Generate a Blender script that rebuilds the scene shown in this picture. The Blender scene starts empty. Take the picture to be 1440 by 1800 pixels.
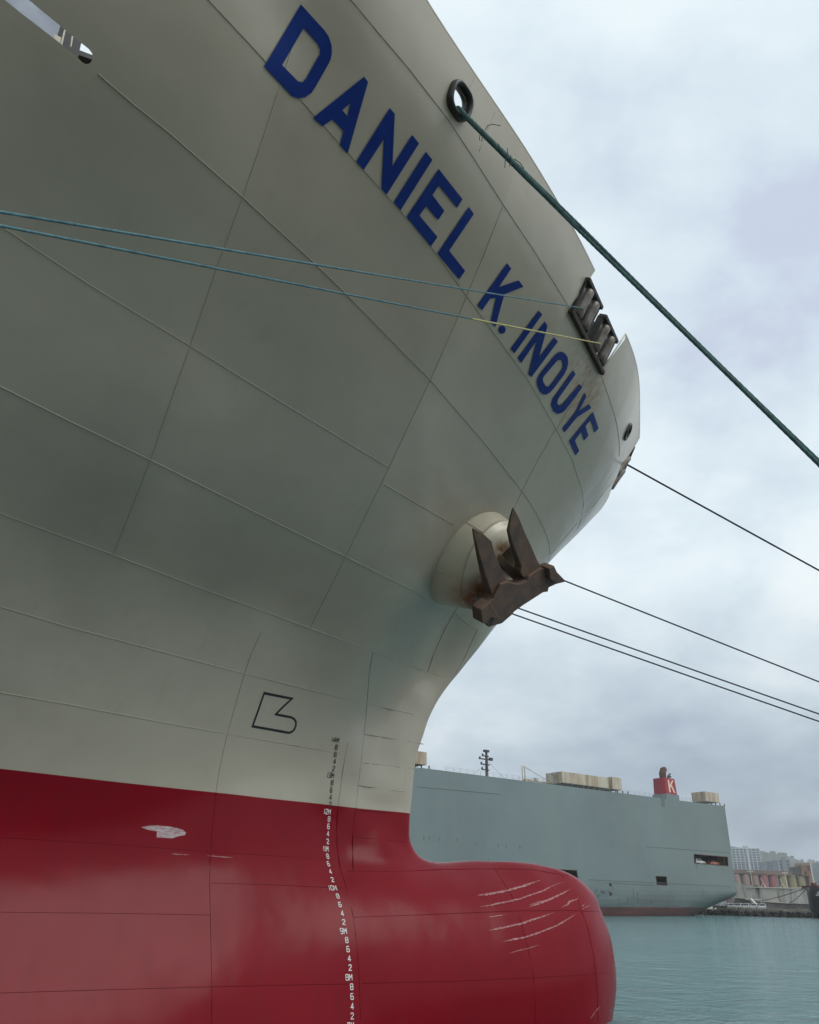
import bpy, bmesh, math, random
import numpy as np
from mathutils import Vector, Matrix
from mathutils.geometry import delaunay_2d_cdt
random.seed(4)
sc = bpy.context.scene
COL = sc.collection
R_ = math.radians

# ------------------------------------------------------------------ camera
# ship frame: X forward, Y to starboard, z height above the keel; world = (X, -Y, z - DRAFT)
DRAFT = 6.604
CX, CY, CZ = -13.8644, 21.6998, 9.7944
FPX, PITCH, ROLL, TH = 1454.70, 0.438677, 0.012175, 1.0051385
cam = bpy.data.cameras.new('camera'); camo = bpy.data.objects.new('camera', cam); COL.objects.link(camo)
cam.sensor_fit = 'VERTICAL'; cam.sensor_height = 36.0; cam.lens = FPX/1800*36
cam.clip_start = .1; cam.clip_end = 20000
camo.location = (CX, -CY, CZ-DRAFT)
# the photograph leans a little: roll about the lens axis
_rot = Matrix.Rotation(-(math.pi/2-TH), 3, 'Z') @ Matrix.Rotation(math.pi/2+PITCH, 3, 'X') @ Matrix.Rotation(ROLL, 3, 'Z')
camo.rotation_euler = _rot.to_euler()
sc.camera = camo
sc.view_settings.view_transform = 'Standard'; sc.view_settings.look = 'None'
sc.view_settings.exposure = 0.0; sc.view_settings.gamma = 1

# ------------------------------------------------------------------ world and sun
def mathn(nt, op, a, b=None, clamp=False):
    n = nt.nodes.new('ShaderNodeMath'); n.operation = op; n.use_clamp = clamp
    for i, v in enumerate((a, b)):
        if v is None: continue
        if isinstance(v, (int, float)): n.inputs[i].default_value = v
        else: nt.links.new(v, n.inputs[i])
    return n.outputs[0]
def mixc(nt, fac, a, b, mode='MIX'):
    n = nt.nodes.new('ShaderNodeMix'); n.data_type = 'RGBA'; n.blend_type = mode
    for i, v in ((0, fac), (6, a), (7, b)):
        if isinstance(v, (int, float)): n.inputs[i].default_value = v
        elif isinstance(v, tuple): n.inputs[i].default_value = (*v, 1)
        else: nt.links.new(v, n.inputs[i])
    return n.outputs[2]
def noise(nt, vec, scale, detail=4, rough=.5, dist=0):
    n = nt.nodes.new('ShaderNodeTexNoise'); n.inputs['Scale'].default_value = scale
    n.inputs['Detail'].default_value = detail; n.inputs['Roughness'].default_value = rough; n.inputs['Distortion'].default_value = dist
    if vec is not None: nt.links.new(vec, n.inputs['Vector'])
    return n.outputs['Fac']
def ramp(nt, fac, *st):
    n = nt.nodes.new('ShaderNodeValToRGB'); e = n.color_ramp.elements
    while len(e) < len(st): e.new(.5)
    for el, (p, c) in zip(e, st):
        el.position = p; el.color = (*c, 1) if isinstance(c, tuple) else (c, c, c, 1)
    nt.links.new(fac, n.inputs[0]); return n.outputs[0]
def mapping(nt, vec, scale=(1,1,1), rot=(0,0,0), loc=(0,0,0)):
    n = nt.nodes.new('ShaderNodeMapping'); nt.links.new(vec, n.inputs[0])
    n.inputs['Scale'].default_value = scale; n.inputs['Rotation'].default_value = rot; n.inputs['Location'].default_value = loc
    return n.outputs[0]
SUN_EL, SUN_AZ = R_(43), R_(-58)      # sun direction azimuth measured in world XY from +X
w = bpy.data.worlds.new('World'); sc.world = w; w.use_nodes = True
nt = w.node_tree; bg = nt.nodes['Background']; bg.inputs[1].default_value = .1
sky = nt.nodes.new('ShaderNodeTexSky'); sky.sky_type = 'NISHITA'; sky.sun_disc = False
sky.sun_elevation = SUN_EL; sky.sun_rotation = math.pi/2 - SUN_AZ; sky.dust_density = 2.0
tc = nt.nodes.new('ShaderNodeTexCoord')
sep = nt.nodes.new('ShaderNodeSeparateXYZ'); nt.links.new(tc.outputs['Generated'], sep.inputs[0])
zz = mathn(nt, 'ADD', mathn(nt, 'MAXIMUM', sep.outputs[2], 0.0), .42)
cmb = nt.nodes.new('ShaderNodeCombineXYZ')
nt.links.new(mathn(nt, 'DIVIDE', sep.outputs[0], zz), cmb.inputs[0])
nt.links.new(mathn(nt, 'DIVIDE', sep.outputs[1], zz), cmb.inputs[1])
flat = mapping(nt, cmb.outputs[0], (1, 1, 1), (0, 0, .6), (-4.75, -7.14, -0.62))
n1 = noise(nt, flat, 1.9, 6, .52, .3)
n2 = noise(nt, mapping(nt, flat, loc=(5.3, 2.1, 0)), 4.6, 7, .55, .25)
lum = mathn(nt, 'ADD', mathn(nt, 'MULTIPLY', n1, .62), mathn(nt, 'MULTIPLY', n2, .38))
cl = ramp(nt, lum, (.385, (6.2, 7.0, 8.4)), (.445, (7.4, 8.5, 9.4)), (.53, (8.7, 9.8, 10.3)), (.62, (9.9, 10.6, 10.8)))
lowc = ramp(nt, lum, (.36, (2.6, 3.2, 4.0)), (.47, (3.4, 4.2, 5.2)), (.57, (4.7, 5.7, 6.7)), (.68, (7.2, 8.1, 8.8)))
# the cloud bank is low over the land ahead; the sky behind is bright down to the horizon
vd = nt.nodes.new('ShaderNodeVectorMath'); vd.operation = 'DOT_PRODUCT'
nt.links.new(tc.outputs['Generated'], vd.inputs[0]); vd.inputs[1].default_value = (.62, .78, 0)
lowc = mixc(nt, ramp(nt, vd.outputs['Value'], (.0, 0.0), (.6, 1.0)), (9.6, 10.4, 10.8), lowc)
elev = ramp(nt, mathn(nt, 'MAXIMUM', sep.outputs[2], 0.0), (.05, 0.0), (.34, 1.0))
cl = mixc(nt, elev, lowc, cl)
nt.links.new(mixc(nt, .93, sky.outputs[0], cl), bg.inputs[0])
sun = bpy.data.lights.new('sun', 'SUN'); sun.energy = 1.5; sun.angle = R_(32); sun.color = (1, .97, .92)
suno = bpy.data.objects.new('sun', sun); COL.objects.link(suno)
sd = Vector((math.cos(SUN_EL)*math.cos(SUN_AZ), math.cos(SUN_EL)*math.sin(SUN_AZ), math.sin(SUN_EL)))
suno.rotation_euler = (-sd).to_track_quat('-Z', 'Y').to_euler(); suno.location = (0, 0, 60)

# ------------------------------------------------------------------ helpers
def mat(name, color, rough=.6, metal=0., spec=.5, fn=None, coat=0.):
    m = bpy.data.materials.new(name); m.use_nodes = True
    b = m.node_tree.nodes['Principled BSDF']
    b.inputs['Base Color'].default_value = (*color, 1); b.inputs['Roughness'].default_value = rough
    b.inputs['Metallic'].default_value = metal; b.inputs['Specular IOR Level'].default_value = spec
    if coat: b.inputs['Coat Weight'].default_value = coat; b.inputs['Coat Roughness'].default_value = .15
    if fn: fn(m.node_tree, b)
    return m
def objco(nt):
    return nt.nodes.new('ShaderNodeTexCoord').outputs['Object']
def vary(c1, c2, scale=1.5, detail=6, bump=.0, stretch=(1,1,1), bscale=None, lo=.35, hi=.65, bdist=.02):
    def fn(nt, b):
        co = mapping(nt, objco(nt), stretch)
        f = ramp(nt, noise(nt, co, scale, detail, .6), (lo, 0.), (hi, 1.))
        nt.links.new(mixc(nt, f, c1, c2), b.inputs['Base Color'])
        if bump:
            bn = nt.nodes.new('ShaderNodeBump'); bn.inputs['Strength'].default_value = bump; bn.inputs['Distance'].default_value = bdist
            nt.links.new(noise(nt, co, bscale or scale*4, 5, .6), bn.inputs['Height']); nt.links.new(bn.outputs[0], b.inputs['Normal'])
    return fn
def mesh_obj(name, verts, faces, m=None, parent=None, smooth=False, normals=None):
    me = bpy.data.meshes.new(name); me.from_pydata([tuple(v) for v in verts], [], faces); me.update()
    if m is not None:
        for x in (m if isinstance(m, (list, tuple)) else [m]): me.materials.append(x)
    if smooth or normals is not None:
        me.polygons.foreach_set('use_smooth', [True]*len(me.polygons))
    if normals is not None: me.normals_split_custom_set_from_vertices([tuple(n) for n in normals])
    o = bpy.data.objects.new(name, me); COL.objects.link(o)
    if parent is not None:
        o.parent = parent
        if parent.location.length > 0 or parent.rotation_euler.z: o.matrix_parent_inverse = parent_inv(parent)
    return o
def parent_inv(p):
    M = Matrix.Translation(p.location) @ p.rotation_euler.to_matrix().to_4x4()
    if p.parent: pass
    return M.inverted()
def tag(o, label=None, cat=None, group=None, kind=None):
    for k, v in (('label', label), ('category', cat), ('group', group), ('kind', kind)):
        if v: o[k] = v
    return o
def empty(name, loc=(0,0,0), label=None, cat=None, group=None):
    o = bpy.data.objects.new(name, None); COL.objects.link(o); o.location = loc; o.empty_display_size = .5
    return tag(o, label, cat, group)
class MB:
    """collects shapes into one mesh"""
    def __init__(s): s.v = []; s.f = []
    def add(s, v, f):
        n = len(s.v); s.v += [Vector(x) for x in v]; s.f += [tuple(i+n for i in q) for q in f]; return s
    def box(s, c, ax, ay, az):
        c, ax, ay, az = map(Vector, (c, ax, ay, az))
        v = [c+ax*i+ay*j+az*k for i in (-1,1) for j in (-1,1) for k in (-1,1)]
        return s.add(v, [(0,1,3,2),(4,6,7,5),(0,4,5,1),(2,3,7,6),(0,2,6,4),(1,5,7,3)])
    def tube(s, pts, r, n=8, cap=True, rr=None):
        pts = [Vector(p) for p in pts]; v = []; f = []; up = None
        for i, p in enumerate(pts):
            t = (pts[min(i+1, len(pts)-1)]-pts[max(i-1, 0)]).normalized()
            if up is None: up = t.orthogonal().normalized()
            up = (up-t*up.dot(t)).normalized(); si = t.cross(up)
            rad = rr[i] if rr else r
            for k in range(n):
                a = 2*math.pi*k/n; v.append(p+(up*math.cos(a)+si*math.sin(a))*rad)
        for i in range(len(pts)-1):
            for k in range(n):
                f.append((i*n+k, i*n+(k+1) % n, (i+1)*n+(k+1) % n, (i+1)*n+k))
        if cap: f += [tuple(range(n-1, -1, -1)), tuple((len(pts)-1)*n+k for k in range(n))]
        return s.add(v, f)
    def prism(s, poly, n, h, bevel=0.):
        """polygon of 3-D points extruded along n by h"""
        poly = [Vector(p) for p in poly]; n = Vector(n)*h; k = len(poly)
        return s.add(poly+[p+n for p in poly], [tuple(range(k-1, -1, -1)), tuple(range(k, 2*k))]+[(i, (i+1) % k, k+(i+1) % k, k+i) for i in range(k)])
    def build(s, name, m, parent=None, smooth=False, bevel=0., seg=2):
        o = mesh_obj(name, s.v, s.f, m, parent, smooth)
        bm = bmesh.new(); bm.from_mesh(o.data); bmesh.ops.recalc_face_normals(bm, faces=bm.faces); bm.to_mesh(o.data); bm.free()
        if bevel:
            md = o.modifiers.new('bevel', 'BEVEL'); md.width = bevel; md.segments = seg; md.limit_method = 'ANGLE'; md.angle_limit = R_(35)
        return o
def inside(p, poly):
    x, y = p; r = False; j = len(poly)-1
    for i in range(len(poly)):
        xi, yi = poly[i]; xj, yj = poly[j]
        if (yi > y) != (yj > y) and x < (xj-xi)*(y-yi)/(yj-yi)+xi: r = not r
        j = i
    return r
def cdt_fill(outer, holes=(), step=.25, extra=()):
    """triangles of a 2-D polygon with holes, with inner points on a grid"""
    pts = []; edges = []
    for lp in [outer]+list(holes):
        n = len(pts); pts += [Vector(p) for p in lp]; edges += [(n+i, n+(i+1) % len(lp)) for i in range(len(lp))]
    if step:
        xs = [p[0] for p in outer]; ys = [p[1] for p in outer]
        x = min(xs)+step*.37
        while x < max(xs):
            y = min(ys)+step*.41
            while y < max(ys):
                if inside((x, y), outer) and not any(inside((x, y), h) for h in holes): pts.append(Vector((x, y)))
                y += step
            x += step
    pts += [Vector(p) for p in extra]
    v, e, f, *_ = delaunay_2d_cdt(pts, edges, [], 0, 1e-5)
    out = []
    for t in f:
        c = ((v[t[0]].x+v[t[1]].x+v[t[2]].x)/3, (v[t[0]].y+v[t[1]].y+v[t[2]].y)/3)
        if inside(c, outer) and not any(inside(c, h) for h in holes): out.append(tuple(t))
    return [(p.x, p.y) for p in v], out

# ------------------------------------------------------------------ hull surface  Y^2 = W(X, z)
WX0, WZ0, WHX, WHZ, WNX, WNZ = -32., 4., .7, .55, 66, 43
# control values of the shell surface, hundredths of a square metre, one row per station
CO = np.array([
[3308,3405,3788,4111,4473,4833,5208,5588,5978,6378,6796,7244,7739,8297,8931,9644,10431,11283,12188,13137,14124,15144,16195,17275,18385,19526,20701,21909,23149,24415,25682,26917,28074,29104,29981,30688,31241,31662,31997,32271,32542,32804,32441],
[2974,3339,3666,4004,4351,4709,5075,5450,5831,6223,6630,7063,7539,8079,8696,9395,10170,11011,11906,12847,13826,14839,15883,16956,18059,19194,20360,21560,22791,24048,25311,26544,27698,28728,29597,30294,30829,31234,31545,31816,32065,32349,32606],
[2915,3232,3556,3890,4231,4583,4944,5311,5686,6069,6464,6881,7339,7861,8461,9146,9908,10738,11623,12556,13528,14534,15571,16637,17733,18861,20020,21212,22434,23684,24942,26173,27327,28353,29217,29901,30420,30804,31098,31349,31606,31868,32146],
[2820,3140,3456,3779,4114,4459,4813,5173,5540,5919,6307,6706,7142,7646,8231,8903,9654,10473,11347,12269,13234,14232,15259,16316,17404,18524,19675,20856,22065,23302,24556,25791,26946,27974,28838,29509,30009,30374,30638,30870,31132,31427,31710],
[2772,3072,3372,3679,4004,4336,4681,5026,5379,5749,6147,6518,6938,7431,8008,8671,9413,10224,11088,11994,12954,13943,14957,15997,17076,18181,19319,20482,21665,22882,24116,25355,26502,27505,28410,29049,29553,29936,30193,30398,30717,31053,31379],
[2753,3037,3321,3611,3908,4217,4533,4857,5192,5541,5902,6290,6718,7214,7791,8454,9193,9998,10855,11759,12699,13671,14670,15696,16748,17829,18936,20070,21228,22409,23604,24777,25885,26889,27740,28445,28995,29428,29781,30112,30448,30814,31178],
[2771,3032,3293,3557,3829,4107,4395,4692,5001,5328,5679,6062,6496,6999,7581,8245,8982,9782,10633,11524,12450,13405,14385,15389,16417,17469,18544,19643,20764,21903,23046,24170,25236,26210,27072,27800,28413,28928,29375,29788,30204,30626,31047],
[2818,3054,3289,3526,3768,4016,4273,4541,4825,5132,5468,5848,6284,6790,7375,8039,8774,9567,10408,11288,12198,13134,14094,15074,16076,17098,18140,19203,20285,21379,22475,23551,24579,25536,26397,27163,27832,28423,28957,29461,29949,30437,30926],
[2894,3102,3309,3518,3729,3947,4174,4413,4672,4957,5279,5649,6082,6587,7171,7832,8561,9346,10175,11040,11934,12851,13789,14747,15722,16716,17727,18755,19798,20852,21905,22942,23941,24882,25753,26546,27266,27923,28533,29110,29673,30230,30787],
[2997,3176,3355,3534,3715,3902,4098,4309,4542,4804,5108,5466,5889,6387,6964,7618,8338,9111,9928,10777,11653,12552,13469,14404,15355,16321,17303,18299,19308,20326,21344,22349,23325,24257,25135,25955,26718,27431,28104,28750,29378,29999,30621],
[3124,3274,3423,3573,3724,3881,4047,4228,4433,4671,4953,5292,5700,6185,6751,7393,8100,8860,9662,10495,11354,12233,13130,14043,14971,15913,16869,17837,18817,19805,20794,21774,22734,23661,24549,25392,26191,26951,27678,28382,29069,29749,30430],
[3269,3390,3511,3631,3752,3878,4013,4164,4340,4550,4807,5123,5510,5977,6526,7152,7844,8589,9374,10191,11032,11893,12771,13664,14571,15491,16424,17368,18324,19287,20254,21217,22166,23092,23989,24854,25685,26486,27260,28014,28754,29487,30221],
[3423,3516,3609,3700,3792,3887,3991,4112,4256,4437,4664,4952,5313,5757,6286,6893,7567,8295,9063,9863,10687,11530,12390,13265,14153,15054,15967,16892,17828,18773,19724,20675,21618,22547,23456,24342,25202,26038,26854,27652,28439,29219,30000],
[3571,3638,3706,3770,3831,3896,3970,4060,4175,4323,4517,4773,5104,5521,6026,6612,7266,7976,8726,9509,10316,11143,11987,12845,13717,14602,15499,16408,17329,18261,19202,20147,21090,22026,22948,23854,24742,25611,26463,27301,28129,28952,29775],
[3695,3739,3784,3821,3856,3890,3935,3998,4082,4198,4357,4578,4877,5265,5743,6305,6939,7629,8362,9128,9919,10731,11559,12404,13262,14133,15018,15916,16827,17751,18687,19632,20579,21526,22465,23392,24307,25206,26092,26966,27831,28691,29552],
[3768,3793,3823,3848,3843,3849,3868,3907,3977,4055,4173,4359,4625,4983,5434,5972,6584,7255,7970,8719,9495,10292,11108,11940,12787,13648,14524,15415,16321,17243,18180,19129,20087,21047,22006,22957,23897,24826,25743,26649,27547,28441,29335],
[3763,3771,3780,3782,3768,3756,3754,3769,3805,3860,3954,4110,4347,4676,5099,5612,6201,6851,7549,8282,9043,9828,10632,11454,12292,13147,14017,14905,15811,16736,17679,18640,19612,20592,21572,22548,23516,24473,25419,26354,27282,28205,29129],
[3689,3681,3673,3659,3639,3617,3599,3592,3600,3633,3706,3837,4045,4344,4739,5226,5791,6420,7099,7816,8564,9337,10131,10945,11778,12629,13498,14387,15298,16231,17188,18165,19158,20162,21167,22170,23165,24149,25121,26084,27037,27986,28936],
[3570,3551,3533,3510,3483,3453,3424,3400,3389,3399,3447,3550,3727,3994,4358,4816,5356,5962,6622,7323,8058,8820,9606,10414,11244,12094,12967,13862,14783,15731,16707,17707,18727,19758,20793,21824,22846,23856,24853,25838,26814,27785,28756],
[3426,3400,3375,3347,3316,3282,3246,3211,3183,3171,3191,3261,3402,3632,3961,4386,4897,5480,6119,6804,7525,8277,9057,9861,10691,11544,12424,13331,14269,15238,16240,17270,18322,19386,20453,21513,22561,23595,24613,25617,26611,27598,28586],
[3270,3240,3211,3181,3149,3115,3078,3037,2995,2961,2948,2979,3077,3264,3552,3940,4420,4976,5593,6260,6967,7710,8484,9287,10119,10980,11872,12796,13757,14755,15791,16858,17949,19050,20149,21238,22311,23365,24400,25419,26425,27423,28423],
[3111,3079,3047,3016,2986,2957,2925,2885,2834,2776,2726,2710,2758,2896,3137,3485,3929,4455,5047,5694,6387,7120,7889,8692,9530,10403,11312,12260,13251,14286,15363,16476,17611,18752,19886,21002,22096,23164,24210,25236,26248,27252,28257],
[2959,2923,2888,2854,2826,2804,2786,2756,2702,2618,2524,2454,2446,2530,2722,3025,3430,3923,4487,5111,5787,6509,7273,8079,8926,9814,10746,11725,12754,13834,14963,16128,17314,18498,19665,20804,21911,22987,24035,25061,26072,27074,28078],
[2819,2778,2737,2698,2665,2649,2648,2642,2596,2483,2332,2203,2139,2169,2312,2569,2933,3388,3920,4517,5173,5881,6640,7450,8308,9218,10179,11194,12268,13403,14593,15822,17062,18289,19484,20637,21748,22821,23862,24879,25881,26875,27869],
[2696,2651,2604,2558,2510,2483,2499,2490,2484,2319,2108,1938,1830,1818,1917,2130,2450,2863,3357,3922,4550,5241,5993,6806,7682,8617,9613,10671,11797,12993,14255,15553,16856,18124,19338,20493,21594,22650,23673,24672,25657,26635,27614],
[2594,2543,2493,2443,2397,2360,2322,2275,2173,2023,1833,1652,1527,1487,1550,1722,1998,2366,2815,3338,3931,4596,5335,6155,7050,8021,9056,10156,11332,12597,13940,15334,16696,17994,19211,20349,21423,22450,23443,24416,25378,26336,27294],
[2502,2448,2394,2339,2281,2218,2145,2045,1915,1743,1553,1378,1248,1192,1229,1366,1598,1917,2315,2787,3332,3957,4674,5492,6423,7438,8517,9650,10863,12188,13635,15113,16557,17875,19069,20171,21202,22187,23145,24087,25023,25957,26891],
[2412,2354,2296,2236,2170,2088,1979,1846,1682,1500,1313,1142,1014,953,973,1080,1271,1542,1884,2296,2780,3346,4018,4840,5806,6905,8022,9145,10343,11716,13272,14964,16427,17695,18851,19900,20883,21827,22749,23664,24574,25484,26393],
[2312,2252,2192,2133,2060,1964,1838,1677,1497,1306,1120,958,838,778,790,877,1035,1258,1548,1901,2316,2805,3397,4152,5197,6413,7559,8633,9754,11138,12763,14509,16037,17337,18481,19492,20429,21334,22238,23135,24027,24913,25801],
[2201,2137,2073,2011,1960,1866,1710,1534,1343,1151,972,820,711,659,674,749,879,1067,1309,1612,1985,2409,2923,3621,4698,5936,7101,8162,9227,10562,12155,13843,15410,16770,17927,18884,19786,20706,21620,22521,23399,24262,25126],
[2086,2018,1949,1881,1829,1733,1571,1394,1207,1023,854,715,618,577,595,680,801,943,1149,1407,1737,2136,2622,3313,4375,5571,6734,7794,8784,10045,11572,13231,14720,16072,17265,18123,19025,19975,20950,21865,22726,23552,24381],
[1970,1896,1823,1751,1664,1554,1417,1255,1083,914,759,631,543,504,521,589,698,843,1034,1246,1535,1925,2492,3201,4314,5458,6580,7614,8516,9629,10911,12438,13723,14949,16207,16932,18023,19280,20335,21232,22035,22797,23562],
[1846,1767,1690,1607,1515,1406,1275,1129,974,821,680,562,478,439,446,500,598,734,907,1093,1351,1714,2250,2949,3977,5064,6144,7155,8046,9123,10343,11786,13002,14182,15467,16432,17793,19013,19872,20625,21308,21979,22650],
[1714,1635,1556,1472,1379,1273,1155,1023,885,746,617,507,426,382,381,422,503,619,768,937,1167,1474,1885,2469,3383,4415,5468,6469,7419,8545,9852,11239,12524,13757,15039,16359,17756,18718,19347,19924,20476,21056,21632],
[1581,1504,1427,1346,1259,1162,1055,938,814,689,570,466,386,340,328,355,417,514,640,793,997,1259,1616,2157,2981,3978,4983,5957,6942,8050,9289,10619,11857,13050,14322,15742,17034,17980,18564,19013,19511,20031,20550],
[1449,1377,1306,1232,1152,1066,973,870,762,648,536,437,359,307,292,309,355,429,538,674,856,1090,1412,1895,2662,3611,4579,5526,6504,7567,8726,9950,11138,12320,13597,15039,16352,17221,17701,18046,18537,19018,19509],
[1320,1255,1191,1125,1056,982,902,817,720,617,512,415,335,288,258,261,292,353,449,573,740,957,1241,1684,2394,3283,4210,5140,6096,7103,8159,9256,10401,11593,12889,14313,15612,16460,16912,17257,17678,18134,18583],
[1195,1138,1082,1024,965,902,836,762,693,593,485,395,319,252,257,233,235,300,373,499,645,850,1156,1504,2137,2962,3848,4746,5697,6640,7612,8630,9724,10904,12182,13553,14831,15670,16133,16486,16913,17354,17798],
[1074,1025,977,927,876,823,766,702,638,549,451,365,292,232,224,209,207,233,287,384,506,682,941,1254,1851,2638,3468,4331,5241,6160,7078,8019,9092,10217,11416,12747,13970,14826,15356,15760,16201,16649,17097],
[957,916,876,834,791,745,694,637,569,493,410,328,257,207,169,150,143,156,193,256,356,499,700,1015,1559,2273,3045,3833,4772,5609,6529,7541,8601,9676,10719,11965,13115,14000,14587,15052,15510,15971,16433],
[847,813,780,746,710,671,626,574,515,446,370,293,223,166,132,113,105,108,129,178,261,393,600,907,1390,2007,2697,3405,4227,5012,5899,6843,7884,8947,9971,11178,12313,13210,13827,14324,14803,15280,15759],
[743,717,692,665,637,604,567,523,471,411,341,264,188,130,95,87,84,82,102,139,209,335,539,858,1298,1870,2464,3086,3747,4475,5248,6083,7029,8034,9128,10383,11566,12450,13063,13568,14064,14560,15056],
[648,630,612,593,571,547,517,483,440,389,326,248,160,88,56,48,63,79,93,119,167,266,445,726,1129,1633,2172,2714,3303,3940,4653,5448,6335,7319,8420,9641,10810,11689,12295,12789,13315,13826,14342],
[562,551,541,529,516,499,481,452,418,379,321,252,142,43,29,20,38,38,77,103,104,168,295,513,861,1351,1827,2297,2821,3413,4088,4850,5701,6648,7717,8920,10060,10930,11546,12063,12581,13099,13618],
[486,482,479,475,468,460,446,442,414,368,311,236,135,47,19,23,8,6,14,20,29,64,141,274,542,963,1380,1810,2309,2879,3535,4286,5106,6019,7057,8202,9313,10165,10782,11311,11836,12360,12885],
[418,423,427,431,432,431,427,429,406,361,302,227,134,32,36,4,8,17,2,2,-1,8,42,113,286,560,907,1324,1806,2374,3020,3732,4518,5394,6381,7468,8521,9359,9991,10532,11069,11599,12131],
[359,371,383,394,403,409,413,418,398,352,291,221,123,37,-2,9,1,8,9,12,10,4,0,28,116,295,559,915,1381,1935,2554,3230,3965,4778,5696,6743,7742,8561,9197,9752,10289,10822,11355],
[307,326,345,363,378,391,399,405,390,344,283,207,120,5,4,-3,1,-2,-2,-1,4,8,14,-4,23,105,282,614,1048,1601,2215,2782,3437,4224,5093,6048,7004,7792,8416,8963,9505,10036,10569],
[260,286,312,336,357,374,385,394,381,335,275,200,119,12,-32,-13,-11,-4,-2,-4,-5,-4,2,11,12,63,190,439,792,1251,1773,2295,2903,3619,4427,5367,6285,7054,7665,8199,8736,9259,9785],
[217,249,282,313,340,360,371,381,373,327,263,195,103,11,-18,-18,-7,-2,-1,-3,-6,-8,-9,-2,18,57,154,323,584,924,1341,1833,2390,3037,3808,4706,5609,6350,6936,7465,7981,8491,9000],
[178,215,253,293,328,349,359,371,364,321,258,185,96,11,-11,-9,-4,-1,-3,-10,-19,-28,-32,-30,-22,10,84,207,387,650,985,1400,1899,2500,3218,4056,4902,5621,6205,6718,7227,7717,8211],
[150,191,227,275,318,340,343,360,359,314,246,182,94,-2,-2,-7,-3,-7,-16,-30,-46,-62,-76,-86,-86,-72,-35,50,206,389,657,1010,1444,1973,2629,3410,4208,4897,5470,5983,6460,6925,7390],
[134,174,215,255,292,320,340,347,335,300,241,162,80,13,-11,-10,-13,-24,-42,-65,-90,-114,-137,-155,-167,-167,-148,-102,-12,141,355,633,1009,1490,2067,2769,3506,4153,4704,5206,5653,6091,6530],
[103,142,179,219,256,288,310,320,313,282,228,156,79,18,-17,-17,-33,-55,-84,-117,-151,-184,-214,-241,-262,-273,-270,-244,-185,-80,89,334,640,1020,1526,2140,2794,3384,3902,4382,4805,5220,5635],
[54,90,128,164,202,235,261,276,276,257,215,148,66,-3,-1,-35,-65,-104,-145,-187,-229,-269,-307,-341,-369,-390,-399,-392,-358,-290,-173,-8,258,610,983,1529,2104,2624,3101,3554,3959,4356,4754],
[-9,23,57,93,128,157,184,202,207,198,168,127,63,9,-21,-70,-121,-173,-224,-274,-322,-368,-412,-451,-486,-514,-534,-539,-526,-485,-407,-279,-95,171,566,1030,1468,1914,2350,2775,3169,3553,3936],
[-67,-39,-11,20,48,73,94,115,124,117,98,61,37,-4,-69,-134,-199,-260,-319,-374,-427,-478,-525,-569,-609,-644,-671,-687,-687,-665,-611,-517,-369,-157,106,492,896,1284,1699,2099,2480,2848,3218],
[-124,-99,-73,-49,-24,-3,17,42,48,43,34,6,4,-67,-142,-218,-290,-357,-421,-481,-537,-591,-643,-691,-735,-775,-808,-833,-844,-838,-805,-736,-624,-461,-232,38,357,738,1116,1492,1853,2209,2563],
[-181,-159,-137,-115,-94,-73,-53,-38,-31,-34,-49,-69,-113,-167,-241,-317,-392,-463,-529,-592,-652,-709,-763,-815,-863,-907,-946,-978,-1000,-1005,-989,-942,-856,-724,-545,-310,-30,277,610,948,1286,1619,1953],
[-241,-222,-204,-185,-167,-150,-136,-126,-125,-132,-150,-182,-224,-285,-355,-430,-504,-575,-644,-708,-770,-830,-887,-941,-993,-1041,-1085,-1124,-1153,-1169,-1165,-1135,-1070,-964,-813,-621,-388,-118,172,476,783,1092,1401],
[-306,-291,-275,-260,-246,-234,-225,-221,-225,-239,-263,-299,-349,-408,-477,-550,-623,-694,-763,-829,-893,-954,-1013,-1070,-1125,-1177,-1225,-1268,-1304,-1328,-1335,-1319,-1271,-1187,-1064,-900,-699,-468,-212,59,339,623,906],
[-378,-365,-353,-341,-331,-323,-319,-322,-332,-351,-380,-421,-473,-534,-602,-674,-746,-817,-886,-953,-1018,-1081,-1142,-1201,-1258,-1313,-1365,-1413,-1454,-1486,-1502,-1498,-1465,-1400,-1298,-1160,-988,-784,-557,-312,-56,206,470],
[-455,-447,-436,-427,-420,-417,-418,-426,-441,-465,-499,-543,-598,-660,-729,-800,-872,-943,-1012,-1080,-1145,-1210,-1272,-1333,-1392,-1450,-1505,-1557,-1604,-1642,-1668,-1674,-1656,-1607,-1525,-1408,-1258,-1079,-874,-650,-412,-168,69],
[-541,-531,-525,-518,-514,-514,-519,-531,-551,-579,-617,-665,-722,-786,-855,-927,-999,-1070,-1140,-1208,-1275,-1340,-1404,-1466,-1527,-1587,-1645,-1701,-1752,-1798,-1832,-1850,-1845,-1812,-1747,-1650,-1519,-1359,-1172,-964,-743,-510,-265],
[-631,-625,-614,-611,-609,-613,-621,-637,-661,-693,-735,-786,-845,-911,-981,-1054,-1126,-1198,-1268,-1337,-1405,-1471,-1536,-1600,-1663,-1724,-1785,-1844,-1901,-1953,-1996,-2025,-2034,-2017,-1970,-1889,-1777,-1633,-1462,-1267,-1056,-827,-660],
[-536,-714,-707,-702,-705,-711,-724,-743,-771,-807,-853,-907,-968,-1036,-1107,-1180,-1254,-1326,-1397,-1466,-1535,-1602,-1668,-1733,-1798,-1862,-1925,-1988,-2050,-2108,-2160,-2201,-2224,-2223,-2192,-2130,-2034,-1911,-1749,-1582,-1348,-1211,-608]])/100.
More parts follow.
